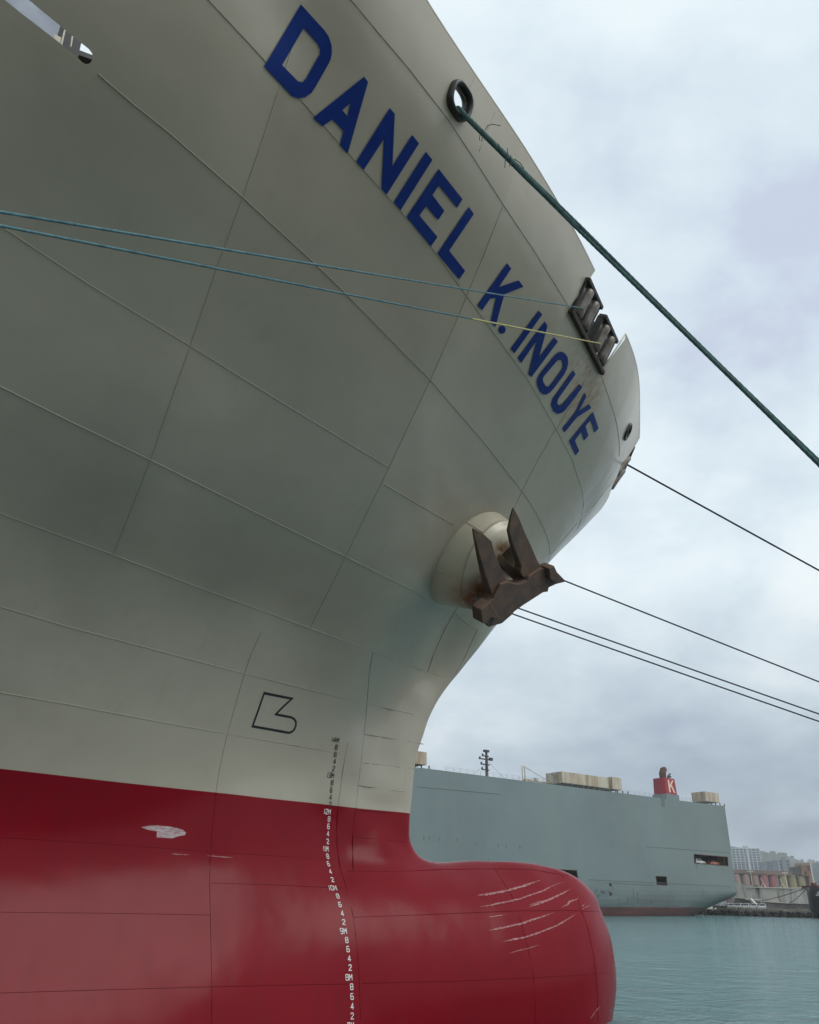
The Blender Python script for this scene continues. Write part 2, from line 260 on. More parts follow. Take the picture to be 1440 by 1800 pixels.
# lines, letters and openings on the shell, each point as (X, z)
S = {
'seams': [[[-24,20.665],[-18.761,20.665],[-13.523,20.665],[-13.346,20.652],[-13.165,20.642],[-12.979,20.635],[-12.789,20.631],[-12.585,20.635],[-12.375,20.639],[-12.159,20.644],[-11.933,20.644],[-11.7,20.647],[-11.459,20.655],[-11.21,20.667],[-10.953,20.678],[-10.69,20.685],[-10.421,20.682],[-10.145,20.673],[-9.861,20.662],[-9.568,20.651],[-9.265,20.645],[-8.949,20.643],[-8.633,20.641],[-8.305,20.643],[-7.985,20.64],[-7.652,20.638],[-7.309,20.634],[-6.955,20.628],[-6.588,20.621],[-6.21,20.611],[-5.822,20.594],[-5.418,20.58],[-4.982,20.586],[-4.544,20.596],[-4.078,20.615],[-3.597,20.629],[-3.101,20.635],[-2.583,20.639],[-2.041,20.644],[-1.466,20.64],[-0.859,20.636],[-0.226,20.629],[0.455,20.631],[1.817,20.644],[2.843,20.639],[3.617,20.645],[4.24,20.618],[4.662,20.587]],[[-24,22.064],[-18.096,22.064],[-12.192,22.064],[-11.998,22.061],[-11.798,22.064],[-11.592,22.076],[-11.378,22.096],[-11.168,22.116],[-10.954,22.132],[-10.737,22.138],[-10.516,22.135],[-10.292,22.122],[-10.039,22.098],[-9.78,22.072],[-9.512,22.051],[-9.232,22.041],[-8.94,22.038],[-8.638,22.039],[-8.298,22.041],[-7.944,22.044],[-7.576,22.047],[-7.233,22.046],[-6.876,22.048],[-6.504,22.053],[-6.139,22.038],[-5.763,22.019],[-5.373,22.001],[-4.959,21.992],[-4.484,22.004],[-3.978,22.026],[-3.457,22.035],[-2.914,22.04],[-2.287,22.042],[-1.618,22.049],[-0.961,22.033],[-0.26,22.02],[0.496,22.014],[1.277,22.022],[2.126,22.043],[3.001,22.018],[4.021,22.044],[4.713,22.041],[5.36,21.949],[5.709,21.901]],[[-24,23.538],[-16.983,23.538],[-9.967,23.538],[-9.674,23.488],[-9.366,23.462],[-9.091,23.462],[-8.805,23.47],[-8.51,23.48],[-8.22,23.479],[-7.921,23.481],[-7.61,23.487],[-7.288,23.496],[-6.995,23.487],[-6.691,23.483],[-6.374,23.485],[-6.057,23.484],[-5.729,23.485],[-5.39,23.486],[-5.04,23.484],[-4.671,23.488],[-4.291,23.491],[-3.896,23.495],[-3.484,23.502],[-3.052,23.5],[-2.6,23.502],[-2.125,23.511],[-1.618,23.531],[-1.092,23.524],[-0.535,23.523],[0.053,23.524],[0.675,23.529],[1.334,23.537],[2.009,23.509],[2.763,23.514],[4.035,23.56],[5.512,23.661]],[[-24,18.931],[-19.017,18.931],[-14.035,18.931],[-13.839,18.926],[-13.638,18.922],[-13.432,18.919],[-13.22,18.917],[-13.003,18.914],[-12.781,18.91],[-12.552,18.905],[-12.332,18.906],[-12.106,18.905],[-11.875,18.902],[-11.639,18.895],[-11.398,18.885],[-11.152,18.875],[-10.898,18.867],[-10.636,18.866],[-10.342,18.87],[-10.036,18.881],[-9.718,18.895],[-9.391,18.906],[-9.055,18.913],[-8.71,18.916],[-8.354,18.919],[-7.995,18.922],[-7.625,18.925],[-7.242,18.929],[-6.843,18.935],[-6.427,18.946],[-5.989,18.964],[-5.527,18.991],[-5.035,19.03]],[[-4.985,18.762],[-4.31,18.807],[-3.592,18.854],[-2.779,18.936],[-1.847,19.069]],[[-24,17.381],[-18.71,17.381],[-13.42,17.381],[-13.176,17.381],[-12.926,17.38],[-12.668,17.38],[-12.402,17.377],[-12.13,17.372],[-11.843,17.365],[-11.551,17.35],[-11.252,17.331],[-10.944,17.315],[-10.622,17.31],[-10.335,17.314],[-10.034,17.328],[-9.719,17.347],[-9.396,17.362],[-9.067,17.371],[-8.729,17.375],[-8.346,17.376],[-7.951,17.376],[-7.542,17.374],[-7.118,17.373],[-6.647,17.376],[-6.151,17.385],[-5.626,17.402],[-5.08,17.415],[-4.552,17.409],[-4.016,17.391],[-3.44,17.387],[-2.8,17.409],[-2.033,17.493]],[[-24,16.046],[-18.416,16.046],[-12.831,16.046],[-12.572,16.058],[-12.307,16.066],[-12.036,16.067],[-11.758,16.061],[-11.477,16.051],[-11.191,16.038],[-10.896,16.026],[-10.59,16.022],[-10.289,16.021],[-9.973,16.031],[-9.644,16.045],[-9.307,16.054],[-8.963,16.058],[-8.611,16.058],[-8.18,16.059],[-7.737,16.056],[-7.282,16.049],[-6.808,16.044],[-6.302,16.051],[-5.672,16.068],[-5.037,16.065],[-4.51,16.038],[-3.971,16.006],[-3.381,15.993],[-2.692,16.021],[-1.769,16.123],[-0.749,16.241],[0.247,16.316]],[[0.678,16.29],[1.433,16.224]],[[-24,14.794],[-18.174,14.794],[-12.347,14.794],[-12.074,14.794],[-11.794,14.791],[-11.508,14.786],[-11.214,14.78],[-10.913,14.773],[-10.606,14.773],[-10.289,14.775],[-9.962,14.779],[-9.624,14.784],[-9.277,14.789],[-8.909,14.792],[-8.531,14.793],[-8.145,14.792],[-7.751,14.787],[-7.348,14.78],[-6.932,14.773],[-6.492,14.774],[-5.943,14.796],[-5.359,14.824],[-4.778,14.836],[-4.299,14.832],[-3.81,14.824],[-3.294,14.823],[-2.719,14.84],[-2.022,14.899],[-1.264,14.97],[-0.614,14.984],[-0.074,14.947],[0.542,14.933]],[[-24,13.435],[-17.944,13.435],[-11.887,13.435],[-11.555,13.437],[-11.214,13.438],[-10.864,13.439],[-10.503,13.441],[-10.178,13.439],[-9.843,13.439],[-9.497,13.438],[-9.142,13.438],[-8.778,13.437],[-8.42,13.438],[-8.054,13.438],[-7.679,13.437],[-7.295,13.435],[-6.901,13.433],[-6.489,13.435],[-6.055,13.444],[-5.597,13.458],[-5.124,13.472],[-4.653,13.479],[-4.056,13.472],[-3.468,13.454],[-2.856,13.437]],[[-24,10.854],[-17.588,10.854],[-11.177,10.854],[-10.901,10.852],[-10.618,10.85],[-10.33,10.848],[-10.036,10.845],[-9.735,10.842],[-9.429,10.839],[-9.117,10.836],[-8.8,10.832],[-8.434,10.824],[-8.061,10.815],[-7.682,10.805],[-7.295,10.795],[-6.899,10.785],[-6.492,10.775],[-6.085,10.769],[-5.662,10.765],[-5.222,10.76],[-4.767,10.756],[-4.278,10.75],[-3.766,10.743],[-3.224,10.738],[-2.663,10.733]],[[-24,9.504],[-17.465,9.504],[-10.931,9.504],[-10.666,9.502],[-10.396,9.499],[-10.12,9.496],[-9.84,9.494],[-9.555,9.491],[-9.265,9.489],[-8.97,9.486],[-8.67,9.484],[-8.327,9.479],[-7.977,9.474],[-7.621,9.469],[-7.257,9.463],[-6.884,9.458],[-6.501,9.452]],[[-6.446,10.105],[-6.057,10.104],[-5.655,10.103],[-5.24,10.101],[-4.811,10.1],[-4.305,10.091],[-3.785,10.081],[-3.254,10.071],[-2.718,10.06]],[[-24,8.189],[-17.373,8.189],[-10.746,8.189],[-10.494,8.182],[-10.238,8.175],[-9.976,8.168],[-9.71,8.161],[-9.439,8.154],[-9.163,8.148],[-8.883,8.142],[-8.598,8.136],[-8.264,8.129],[-7.923,8.122],[-7.576,8.116],[-7.222,8.11],[-6.859,8.103],[-6.483,8.096],[-6.141,8.086],[-5.787,8.076],[-5.423,8.065],[-5.052,8.055],[-4.674,8.044],[-4.296,8.032],[-3.913,8.02],[-3.526,8.009],[-3.134,7.998],[-2.737,7.988]],[[-2.611,9.401],[-2.143,9.413],[-1.662,9.426],[-1.172,9.439],[-0.669,9.453],[-0.151,9.467],[0.389,9.484],[0.94,9.501],[1.507,9.519],[2.092,9.537],[2.69,9.556],[3.241,9.562],[3.815,9.567],[4.39,9.572],[4.988,9.578],[5.774,9.556],[7.532,9.522]],[[-2.561,7.993],[-2.121,7.986],[-1.673,7.978],[-1.215,7.97],[-0.745,7.962],[-0.265,7.954],[0.227,7.945],[0.688,7.942],[1.16,7.939],[1.642,7.936],[2.134,7.933],[2.637,7.93],[3.16,7.926],[3.825,7.929],[4.529,7.932],[5.335,7.926],[7.197,7.906]],[[-2.455,10.46],[-1.919,10.474],[-1.365,10.488],[-0.795,10.503],[-0.239,10.538],[0.356,10.576],[0.928,10.612],[1.558,10.634],[2.203,10.657],[2.898,10.682],[3.636,10.685],[4.425,10.689],[5.145,10.618],[5.818,10.543]]],
'butts': [[[-10.59,16.022],[-10.591,16.215],[-10.594,16.402],[-10.598,16.583],[-10.601,16.763],[-10.603,16.943],[-10.604,17.122],[-10.604,17.301],[-10.616,17.493],[-10.627,17.686],[-10.635,17.882],[-10.641,18.079],[-10.642,18.274],[-10.64,18.471],[-10.638,18.67],[-10.636,18.866],[-10.639,19.077],[-10.643,19.281],[-10.649,19.481],[-10.655,19.675],[-10.662,19.863],[-10.662,20.032],[-10.663,20.197],[-10.664,20.362],[-10.664,20.528],[-10.661,20.699],[-10.664,20.871],[-10.666,21.045],[-10.666,21.221],[-10.667,21.396],[-10.671,21.578],[-10.675,21.759],[-10.678,21.943],[-10.678,22.134],[-10.679,22.345],[-10.677,22.564],[-10.678,22.775],[-10.68,22.975]],[[-5.029,16.055],[-5.024,16.396],[-5.033,16.722],[-5.05,17.062],[-5.064,17.399],[-5.07,17.635],[-5.071,17.873],[-5.069,18.11],[-5.068,18.345],[-5.066,18.576],[-5.062,18.808],[-5.051,19.044],[-5.042,19.303],[-5.032,19.561],[-5.024,19.814],[-5.009,20.074],[-4.995,20.331],[-4.982,20.586],[-4.986,20.819],[-4.988,21.052],[-4.989,21.285],[-4.987,21.519],[-4.991,21.771],[-4.994,22.022],[-5.001,22.329],[-5.011,22.629],[-5.028,22.896],[-5.034,23.176],[-5.022,23.48]],[[0.446,16.288],[0.457,16.905],[0.418,17.527],[0.462,18.06],[0.474,18.356],[0.486,18.648],[0.498,18.936],[0.511,19.222],[0.531,19.509],[0.564,19.802],[0.5,20.213],[0.455,20.631],[0.46,20.969],[0.456,21.297],[0.491,21.664],[0.522,22.025]],[[-6.486,7.434],[-6.488,7.761],[-6.483,8.096],[-6.488,8.385],[-6.488,8.681],[-6.487,8.984],[-6.486,9.486],[-6.487,9.803],[-6.489,10.128],[-6.482,10.449],[-6.492,10.775],[-6.487,11.099],[-6.481,11.429],[-6.475,11.764],[-6.48,12.102],[-6.478,12.427],[-6.49,12.75],[-6.484,13.094],[-6.489,13.435],[-6.482,13.755],[-6.48,14.074],[-6.481,14.427],[-6.492,14.774],[-6.483,15.249],[-6.432,15.675]],[[-2.627,7.285],[-2.629,7.626],[-2.626,7.972],[-2.629,8.266],[-2.625,8.564],[-2.626,9.051],[-2.624,9.489],[-2.619,10.048],[-2.639,10.455],[-2.63,10.904],[-2.635,11.476],[-2.642,12.097],[-2.623,12.716],[-2.634,13.375],[-2.606,13.752]],[[-2.257,10.423],[-2.141,10.923],[-2.086,11.506],[-2.021,11.954],[-1.951,12.412],[-1.923,12.833],[-1.926,13.251],[-1.925,13.662],[-1.91,14.082],[-1.925,14.496]],[[0.808,10.813],[0.825,10.609]],[[2.896,10.911],[2.899,10.634],[2.882,10.28],[2.921,9.94],[2.9,9.327],[2.888,8.917],[2.898,8.516],[2.907,7.934],[2.902,7.375],[2.884,6.85]],[[5.413,10.735],[5.533,10.52],[5.603,9.891],[5.56,9.502],[5.588,9.122],[5.567,8.749],[5.59,8.38],[5.562,7.944],[5.582,7.512],[5.564,7.121],[5.579,6.73]],[[-1.925,14.496],[-2.043,14.9],[-2.22,15.273],[-2.437,15.618],[-2.657,16.016]],[[-1.915,14.107],[-1.22,14.154],[-0.709,14.132],[-0.17,14.114],[0.532,14.142]],[[-1.89,13.333],[-1.143,13.359],[-0.5,13.35],[0.329,13.383]],[[-1.975,12.714],[-1.339,12.695],[-0.694,12.673],[0.112,12.681]],[[-2.677,12.959],[-2.02,12.981]],[[-2.068,11.346],[-1.511,11.328],[-0.894,11.314],[-0.18,11.308]],[[-1.97,12.048],[-1.38,12.055],[-0.798,12.059],[-0.182,12.065]],[[-6.004,24.644],[-6.129,24.156],[-6.21,23.679]],[[0.576,22.048],[0.612,22.364],[0.65,22.679],[0.701,23.004],[0.782,23.354]],[[1.834,17.732],[1.815,17.308],[1.76,16.864],[1.577,16.418]],[[5.224,21.799],[4.724,21.063],[4.435,20.642]],[[6.34,23.446],[5.889,22.84],[5.652,22.38],[5.102,21.859]],[[2.494,19.513],[2.468,19.109],[2.435,18.698],[2.395,18.28]],[[-1.993,17.469],[-0.887,17.632],[0.258,17.764]],[[0.45,17.882],[1.792,17.707]],[[-6.771,24.767],[-6.893,24.439]]],
'letters': [['D',[[-10.761,23.089],[-10.66,23.081],[-10.56,23.069],[-10.459,23.055],[-10.357,23.04],[-10.255,23.023],[-10.143,22.99],[-10.053,22.925],[-10.005,22.857],[-9.985,22.783],[-9.998,22.702],[-10.026,22.595],[-10.055,22.485],[-10.085,22.374],[-10.118,22.279],[-10.201,22.18],[-10.315,22.104],[-10.429,22.07],[-10.555,22.072],[-10.681,22.072],[-10.806,22.07],[-10.929,22.064],[-11.052,22.055],[-11.023,22.156],[-10.994,22.261],[-10.963,22.37],[-10.933,22.481],[-10.902,22.59],[-10.872,22.698],[-10.843,22.8],[-10.815,22.899],[-10.787,22.996]],[[-10.595,22.881],[-10.491,22.869],[-10.386,22.854],[-10.281,22.838],[-10.208,22.792],[-10.193,22.739],[-10.213,22.68],[-10.237,22.584],[-10.262,22.486],[-10.287,22.385],[-10.329,22.309],[-10.408,22.275],[-10.527,22.277],[-10.646,22.277],[-10.763,22.273],[-10.734,22.378],[-10.705,22.484],[-10.676,22.588],[-10.648,22.69],[-10.621,22.787]]],['A',[[-9.31,22.876],[-9.204,22.866],[-9.193,22.782],[-9.183,22.697],[-9.172,22.613],[-9.16,22.529],[-9.149,22.446],[-9.137,22.362],[-9.125,22.278],[-9.113,22.193],[-9.101,22.108],[-9.089,22.022],[-9.292,22.022],[-9.309,22.105],[-9.325,22.187],[-9.464,22.189],[-9.6,22.193],[-9.73,22.043],[-9.946,22.044],[-9.876,22.137],[-9.806,22.229],[-9.735,22.322],[-9.665,22.414],[-9.594,22.506],[-9.524,22.598],[-9.453,22.689],[-9.382,22.782]],[[-9.38,22.513],[-9.482,22.369],[-9.348,22.361],[-9.364,22.437]]],['N',[[-8.612,22.854],[-8.469,22.855],[-8.42,22.784],[-8.37,22.713],[-8.318,22.643],[-8.266,22.574],[-8.214,22.504],[-8.16,22.435],[-8.106,22.365],[-8.076,22.461],[-8.046,22.558],[-8.015,22.656],[-7.984,22.754],[-7.953,22.855],[-7.74,22.854],[-7.772,22.75],[-7.804,22.648],[-7.835,22.547],[-7.866,22.447],[-7.897,22.348],[-7.927,22.248],[-7.958,22.148],[-7.989,22.046],[-8.142,22.044],[-8.193,22.115],[-8.244,22.184],[-8.295,22.253],[-8.345,22.321],[-8.395,22.389],[-8.444,22.457],[-8.492,22.525],[-8.525,22.427],[-8.557,22.329],[-8.59,22.231],[-8.623,22.132],[-8.656,22.033],[-8.865,22.033],[-8.836,22.125],[-8.808,22.217],[-8.781,22.307],[-8.753,22.397],[-8.725,22.487],[-8.697,22.578],[-8.669,22.669],[-8.641,22.761]],None],['I',[[-7.522,22.856],[-7.307,22.862],[-7.339,22.757],[-7.371,22.653],[-7.402,22.552],[-7.432,22.451],[-7.462,22.35],[-7.492,22.25],[-7.522,22.149],[-7.552,22.048],[-7.77,22.049],[-7.739,22.149],[-7.709,22.25],[-7.678,22.349],[-7.648,22.449],[-7.617,22.549],[-7.586,22.65],[-7.555,22.752]],None],['E',[[-7.082,22.854],[-6.916,22.857],[-6.747,22.861],[-6.574,22.866],[-6.398,22.873],[-6.217,22.881],[-6.265,22.73],[-6.436,22.722],[-6.602,22.714],[-6.766,22.707],[-6.927,22.702],[-6.982,22.541],[-6.765,22.54],[-6.543,22.54],[-6.602,22.381],[-6.814,22.373],[-7.02,22.367],[-7.082,22.207],[-6.926,22.208],[-6.767,22.21],[-6.606,22.212],[-6.441,22.215],[-6.504,22.046],[-6.681,22.046],[-6.855,22.046],[-7.025,22.048],[-7.192,22.05],[-7.355,22.052],[-7.322,22.152],[-7.288,22.251],[-7.255,22.349],[-7.221,22.448],[-7.187,22.548],[-7.153,22.648],[-7.118,22.75]],None],['L',[[-5.977,22.896],[-5.769,22.899],[-5.811,22.783],[-5.851,22.668],[-5.89,22.556],[-5.928,22.446],[-5.965,22.336],[-6.002,22.226],[-5.792,22.225],[-5.576,22.224],[-5.355,22.225],[-5.417,22.061],[-5.636,22.059],[-5.85,22.059],[-6.059,22.058],[-6.265,22.056],[-6.23,22.16],[-6.195,22.263],[-6.16,22.366],[-6.125,22.47],[-6.09,22.574],[-6.053,22.679],[-6.016,22.787]],None],['K',[[-4.245,22.903],[-4.05,22.913],[-4.091,22.791],[-4.131,22.67],[-4.169,22.551],[-4,22.669],[-3.829,22.788],[-3.655,22.909],[-3.415,22.916],[-3.662,22.736],[-3.904,22.562],[-3.866,22.476],[-3.826,22.385],[-3.785,22.293],[-3.743,22.2],[-3.701,22.106],[-3.919,22.089],[-3.981,22.196],[-4.043,22.301],[-4.104,22.406],[-4.279,22.302],[-4.317,22.189],[-4.357,22.075],[-4.576,22.05],[-4.527,22.175],[-4.48,22.297],[-4.433,22.417],[-4.387,22.538],[-4.341,22.658],[-4.293,22.78]],None],['.',[[-3.331,22.23],[-3.315,22.207],[-3.324,22.178],[-3.358,22.15],[-3.409,22.127],[-3.467,22.114],[-3.52,22.115],[-3.559,22.128],[-3.575,22.151],[-3.565,22.18],[-3.532,22.208],[-3.482,22.231],[-3.424,22.243],[-3.371,22.243]],None],['I',[[-2.548,22.914],[-2.36,22.931],[-2.414,22.791],[-2.465,22.654],[-2.513,22.519],[-2.561,22.385],[-2.608,22.252],[-2.655,22.118],[-2.861,22.108],[-2.81,22.242],[-2.76,22.374],[-2.709,22.506],[-2.658,22.64],[-2.604,22.775]],None],['N',[[-2.156,22.904],[-1.98,22.903],[-1.917,22.788],[-1.852,22.674],[-1.784,22.561],[-1.714,22.448],[-1.652,22.599],[-1.589,22.752],[-1.521,22.908],[-1.303,22.931],[-1.362,22.791],[-1.418,22.655],[-1.471,22.521],[-1.523,22.389],[-1.574,22.257],[-1.625,22.125],[-1.795,22.111],[-1.859,22.207],[-1.923,22.302],[-1.985,22.396],[-2.047,22.49],[-2.107,22.583],[-2.145,22.466],[-2.183,22.35],[-2.22,22.233],[-2.257,22.116],[-2.463,22.118],[-2.413,22.247],[-2.364,22.376],[-2.315,22.505],[-2.264,22.636],[-2.211,22.768]],None],['O',[[-1.154,22.744],[-1.089,22.82],[-0.966,22.896],[-0.789,22.949],[-0.602,22.959],[-0.455,22.914],[-0.384,22.834],[-0.382,22.722],[-0.445,22.562],[-0.505,22.404],[-0.58,22.281],[-0.682,22.199],[-0.833,22.14],[-1.05,22.116],[-1.25,22.139],[-1.346,22.178],[-1.379,22.258],[-1.341,22.367],[-1.249,22.554]],[[-0.956,22.726],[-0.893,22.777],[-0.797,22.812],[-0.675,22.813],[-0.601,22.777],[-0.586,22.715],[-0.656,22.539],[-0.723,22.366],[-0.779,22.309],[-0.866,22.277],[-1.042,22.269],[-1.148,22.29],[-1.164,22.329],[-1.138,22.394],[-1.048,22.559]]],['U',[[-0.084,22.938],[0.11,22.946],[0.053,22.795],[0,22.649],[-0.05,22.505],[-0.098,22.362],[-0.057,22.299],[0.087,22.303],[0.204,22.382],[0.306,22.562],[0.412,22.746],[0.522,22.934],[0.714,22.951],[0.636,22.767],[0.563,22.589],[0.492,22.412],[0.42,22.305],[0.229,22.195],[-0.01,22.142],[-0.268,22.169],[-0.332,22.269],[-0.286,22.4],[-0.239,22.531],[-0.19,22.664],[-0.139,22.799]],None],['Y',[[0.955,22.954],[1.128,22.941],[1.137,22.794],[1.151,22.649],[1.46,22.928],[1.673,22.937],[1.439,22.736],[1.212,22.543],[1.113,22.344],[1.014,22.143],[0.806,22.139],[0.874,22.282],[0.94,22.424],[1.007,22.566],[0.986,22.693],[0.969,22.823]],None],['E',[[1.867,22.939],[2.25,22.933],[2.655,22.934],[2.578,22.798],[1.961,22.81],[1.885,22.639],[2.311,22.62],[2.232,22.477],[1.829,22.493],[1.748,22.275],[2.284,22.271],[2.232,22.149],[1.843,22.148],[1.471,22.152],[1.548,22.307],[1.624,22.462],[1.701,22.618],[1.782,22.777]],None]],
'bulbmark': [[-5.714,14.499],[-5.234,14.526],[-4.773,14.544],[-4.967,14.332],[-5.15,14.111],[-4.883,14.119],[-4.628,14.122],[-4.517,14.095],[-4.439,14.033],[-4.414,13.943],[-4.436,13.855],[-4.5,13.787],[-4.581,13.753],[-5.19,13.743],[-5.798,13.718],[-5.746,14.121]],
'marks': [['14M',-3.069,13.759],['8',-3.003,13.578],['6',-2.995,13.393],['4',-2.981,13.213],['2',-2.978,13.025],['13M',-3.046,12.85],['8',-2.964,12.67],['6',-2.967,12.483],['4',-2.961,12.297],['2',-2.95,12.114],['12M',-3.022,11.928],['8',-2.936,11.747],['6',-2.942,11.562],['4',-2.953,11.375],['2',-2.966,11.182],['11M',-3.05,10.995],['8',-3.013,10.81],['6',-3.025,10.626],['4',-3.01,10.441],['2',-3.005,10.245],['10M',-3.06,10.051],['8',-2.965,9.863],['6',-2.952,9.674],['4',-2.932,9.479],['2',-2.926,9.286],['9M',-2.97,9.093],['8',-2.905,8.898],['6',-2.892,8.706],['4',-2.878,8.51],['2',-2.87,8.319],['8M',-2.92,8.122],['8',-2.856,7.927],['6',-2.855,7.731],['4',-2.86,7.537],['2',-2.868,7.343],['7M',-2.92,7.157]],
'scr': [[[[1.579,9.932],[1.833,9.953],[2.089,9.974],[2.32,10.003],[2.553,10.032],[2.923,10.09],[3.184,10.138],[3.448,10.186],[3.716,10.243],[3.981,10.301],[4.236,10.355],[4.509,10.411]],0.035],[[[1.484,9.644],[1.699,9.663],[1.917,9.682],[2.144,9.716],[2.373,9.75],[2.587,9.778],[2.805,9.805],[3.034,9.84],[3.27,9.876],[3.474,9.922],[3.679,9.967],[3.978,10.029],[4.28,10.091],[4.64,10.202],[4.897,10.258],[5.156,10.315],[5.441,10.361]],0.022],[[[3.372,9.639],[3.588,9.685],[3.804,9.731],[4.004,9.775],[4.205,9.821],[4.486,9.89],[4.781,9.961],[5.176,10.064],[5.552,10.177]],0.026],[[[4.719,9.645],[5.034,9.731],[5.186,9.81],[5.554,9.871],[5.685,9.951]],0.024],[[[1.692,9.387],[1.889,9.406],[2.087,9.426],[2.276,9.443],[2.466,9.461]],0.012],[[[1.591,9.066],[1.81,9.091],[2.031,9.117],[2.256,9.143],[2.46,9.171],[2.666,9.199],[2.876,9.227],[3.084,9.271],[3.297,9.315],[3.555,9.363],[3.818,9.41],[4.086,9.464],[4.357,9.519]],0.026],[[[1.986,8.791],[2.207,8.817],[2.43,8.843],[2.677,8.871],[2.927,8.899],[3.19,8.95],[3.457,9.001],[3.649,9.043],[3.844,9.085],[4.041,9.127],[4.242,9.17],[4.433,9.229],[4.627,9.288],[4.826,9.348],[5.065,9.426],[5.315,9.505]],0.022],[[[2.144,8.517],[2.347,8.548],[2.554,8.579],[2.743,8.604],[2.935,8.629],[3.172,8.669],[3.412,8.708]],0.01],[[[3.39,9.691],[3.755,9.76],[4.126,9.842]],0.012],[[[5.616,9.666],[5.929,9.776]],0.012],[[[5.116,6.817],[5.356,6.958],[5.543,7.029],[5.745,7.099]],0.02],[[[5.509,9.585],[5.81,9.653],[6.158,9.722]],0.01],[[[-7.468,10.688],[-7.348,10.686],[-7.228,10.685],[-7.106,10.683],[-6.984,10.682]],0.012],[[[-6.601,10.684],[-6.48,10.68],[-6.358,10.677],[-6.236,10.673],[-6.112,10.669],[-5.987,10.666],[-5.86,10.662]],0.012],[[[-9.087,11.363],[-8.995,11.357]],0.01]],
'scuff': [[-8.228,11.216],[-8.131,11.238],[-8.032,11.259],[-7.943,11.267],[-7.853,11.274],[-7.738,11.273],[-7.623,11.271],[-7.506,11.26],[-7.389,11.248],[-7.306,11.229],[-7.223,11.211],[-7.138,11.154],[-7.165,11.103],[-7.322,11.071],[-7.454,11.019],[-7.551,11.02],[-7.648,11.02],[-7.744,11.02],[-7.84,11.021],[-7.843,11.145],[-7.954,11.157],[-8.064,11.169],[-8.146,11.193]],
'slot': [[-14.735,20.786],[-14.697,20.781],[-14.659,20.776],[-14.62,20.771],[-14.582,20.766],[-14.543,20.761],[-14.504,20.755],[-14.465,20.75],[-14.427,20.746],[-14.388,20.741],[-14.348,20.737],[-14.309,20.733],[-14.27,20.728],[-14.23,20.724],[-14.19,20.72],[-14.15,20.715],[-14.11,20.711],[-14.07,20.707],[-14.029,20.703],[-13.989,20.7],[-13.944,20.695],[-13.898,20.69],[-13.853,20.686],[-13.807,20.682],[-13.761,20.678],[-13.713,20.674],[-13.665,20.669],[-13.597,20.656],[-13.545,20.658],[-13.502,20.679],[-13.479,20.708],[-13.474,20.75],[-13.501,20.779],[-13.555,20.795],[-13.608,20.798],[-13.662,20.801],[-13.701,20.804],[-13.741,20.807],[-13.78,20.81],[-13.819,20.814],[-13.858,20.818],[-13.897,20.822],[-13.936,20.827],[-13.975,20.832],[-14.017,20.837],[-14.06,20.842],[-14.102,20.847],[-14.144,20.852],[-14.186,20.858],[-14.228,20.863],[-14.273,20.87],[-14.318,20.876],[-14.362,20.883],[-14.407,20.889],[-14.466,20.898]],
'notch': [[-0.723,24.84],[-1.396,23.584],[-1.354,23.523],[1.271,23.57],[1.368,23.713],[2.075,24.804]],
'fnotch': [[7.239,25.063],[6.873,24.515],[6.32,23.878],[6.592,23.743],[6.664,23.501]],
'chock': [[-7.131,23.921],[5.149,24.127]],
'roll': {
'a': [-1.354,9.542,23.523],
'b': [1.271,7.974,23.57],
't1': [-0.86,9.831,24.419],
't2': [0.202,9.209,24.42],
't3': [0.622,8.958,24.42],
't4': [1.663,8.293,24.367],
'r1a': [-1.204,9.564,23.667],
'r1b': [-0.789,9.695,24.248],
'r2a': [-0.493,9.175,23.719],
'r2b': [-0.188,9.351,24.265],
'r3a': [0.341,8.704,23.767],
'r3b': [0.63,8.839,24.227],
'r4a': [1.027,8.239,23.71],
'r4b': [1.23,8.452,24.192]}}
def _bs(t, d):
    if d == 0: return np.array([(1-t)**3/6, (3*t**3-6*t*t+4)/6, (-3*t**3+3*t*t+3*t+1)/6, t**3/6])
    return np.array([-(1-t)**2/2, (9*t*t-12*t)/6, (-9*t*t+6*t+3)/6, t*t/2])
def Wb(X, z, dx=0, dz=0):
    a = (X-WX0)/WHX; b = (z-WZ0)/WHZ
    i = int(min(max(math.floor(a), 0), WNX-4)); j = int(min(max(math.floor(b), 0), WNZ-4))
    return float(_bs(a-i, dx)/WHX**dx @ CO[i:i+4, j:j+4] @ (_bs(b-j, dz)/WHZ**dz))
XJ = -26.
def Wf(X, z):
    if X >= XJ: return Wb(X, z)
    t = min(1, (XJ-X)/45.); y0 = math.sqrt(max(Wb(XJ, z), 0)); g = (Wb(XJ, z, 1)/(2*y0) if y0 > .1 else 0)
    yl = y0+g*(X-XJ)*(1-t)**2; m = t*t*(3-2*t)
    y = yl*(1-m)+m*17.3*min(1, .75+.05*(z-4)); return y*y
def grad(X, z):
    if X >= XJ: return Wb(X, z, 1), Wb(X, z, 0, 1)
    e = .02; return (Wf(X+e, z)-Wf(X-e, z))/(2*e), (Wf(X, z+e)-Wf(X, z-e))/(2*e)
def Nrm(X, Y, z):
    gx, gz = grad(X, z); n = Vector((-gx, -2*Y, -gz))
    return n.normalized() if n.length > 1e-9 else Vector((1, 0, 0))
def P(X, z, off=0.):
    Y = math.sqrt(max(Wf(X, z), 0)); p = Vector((X, -Y, z-DRAFT))
    return p+Nrm(X, Y, z)*off if off else p
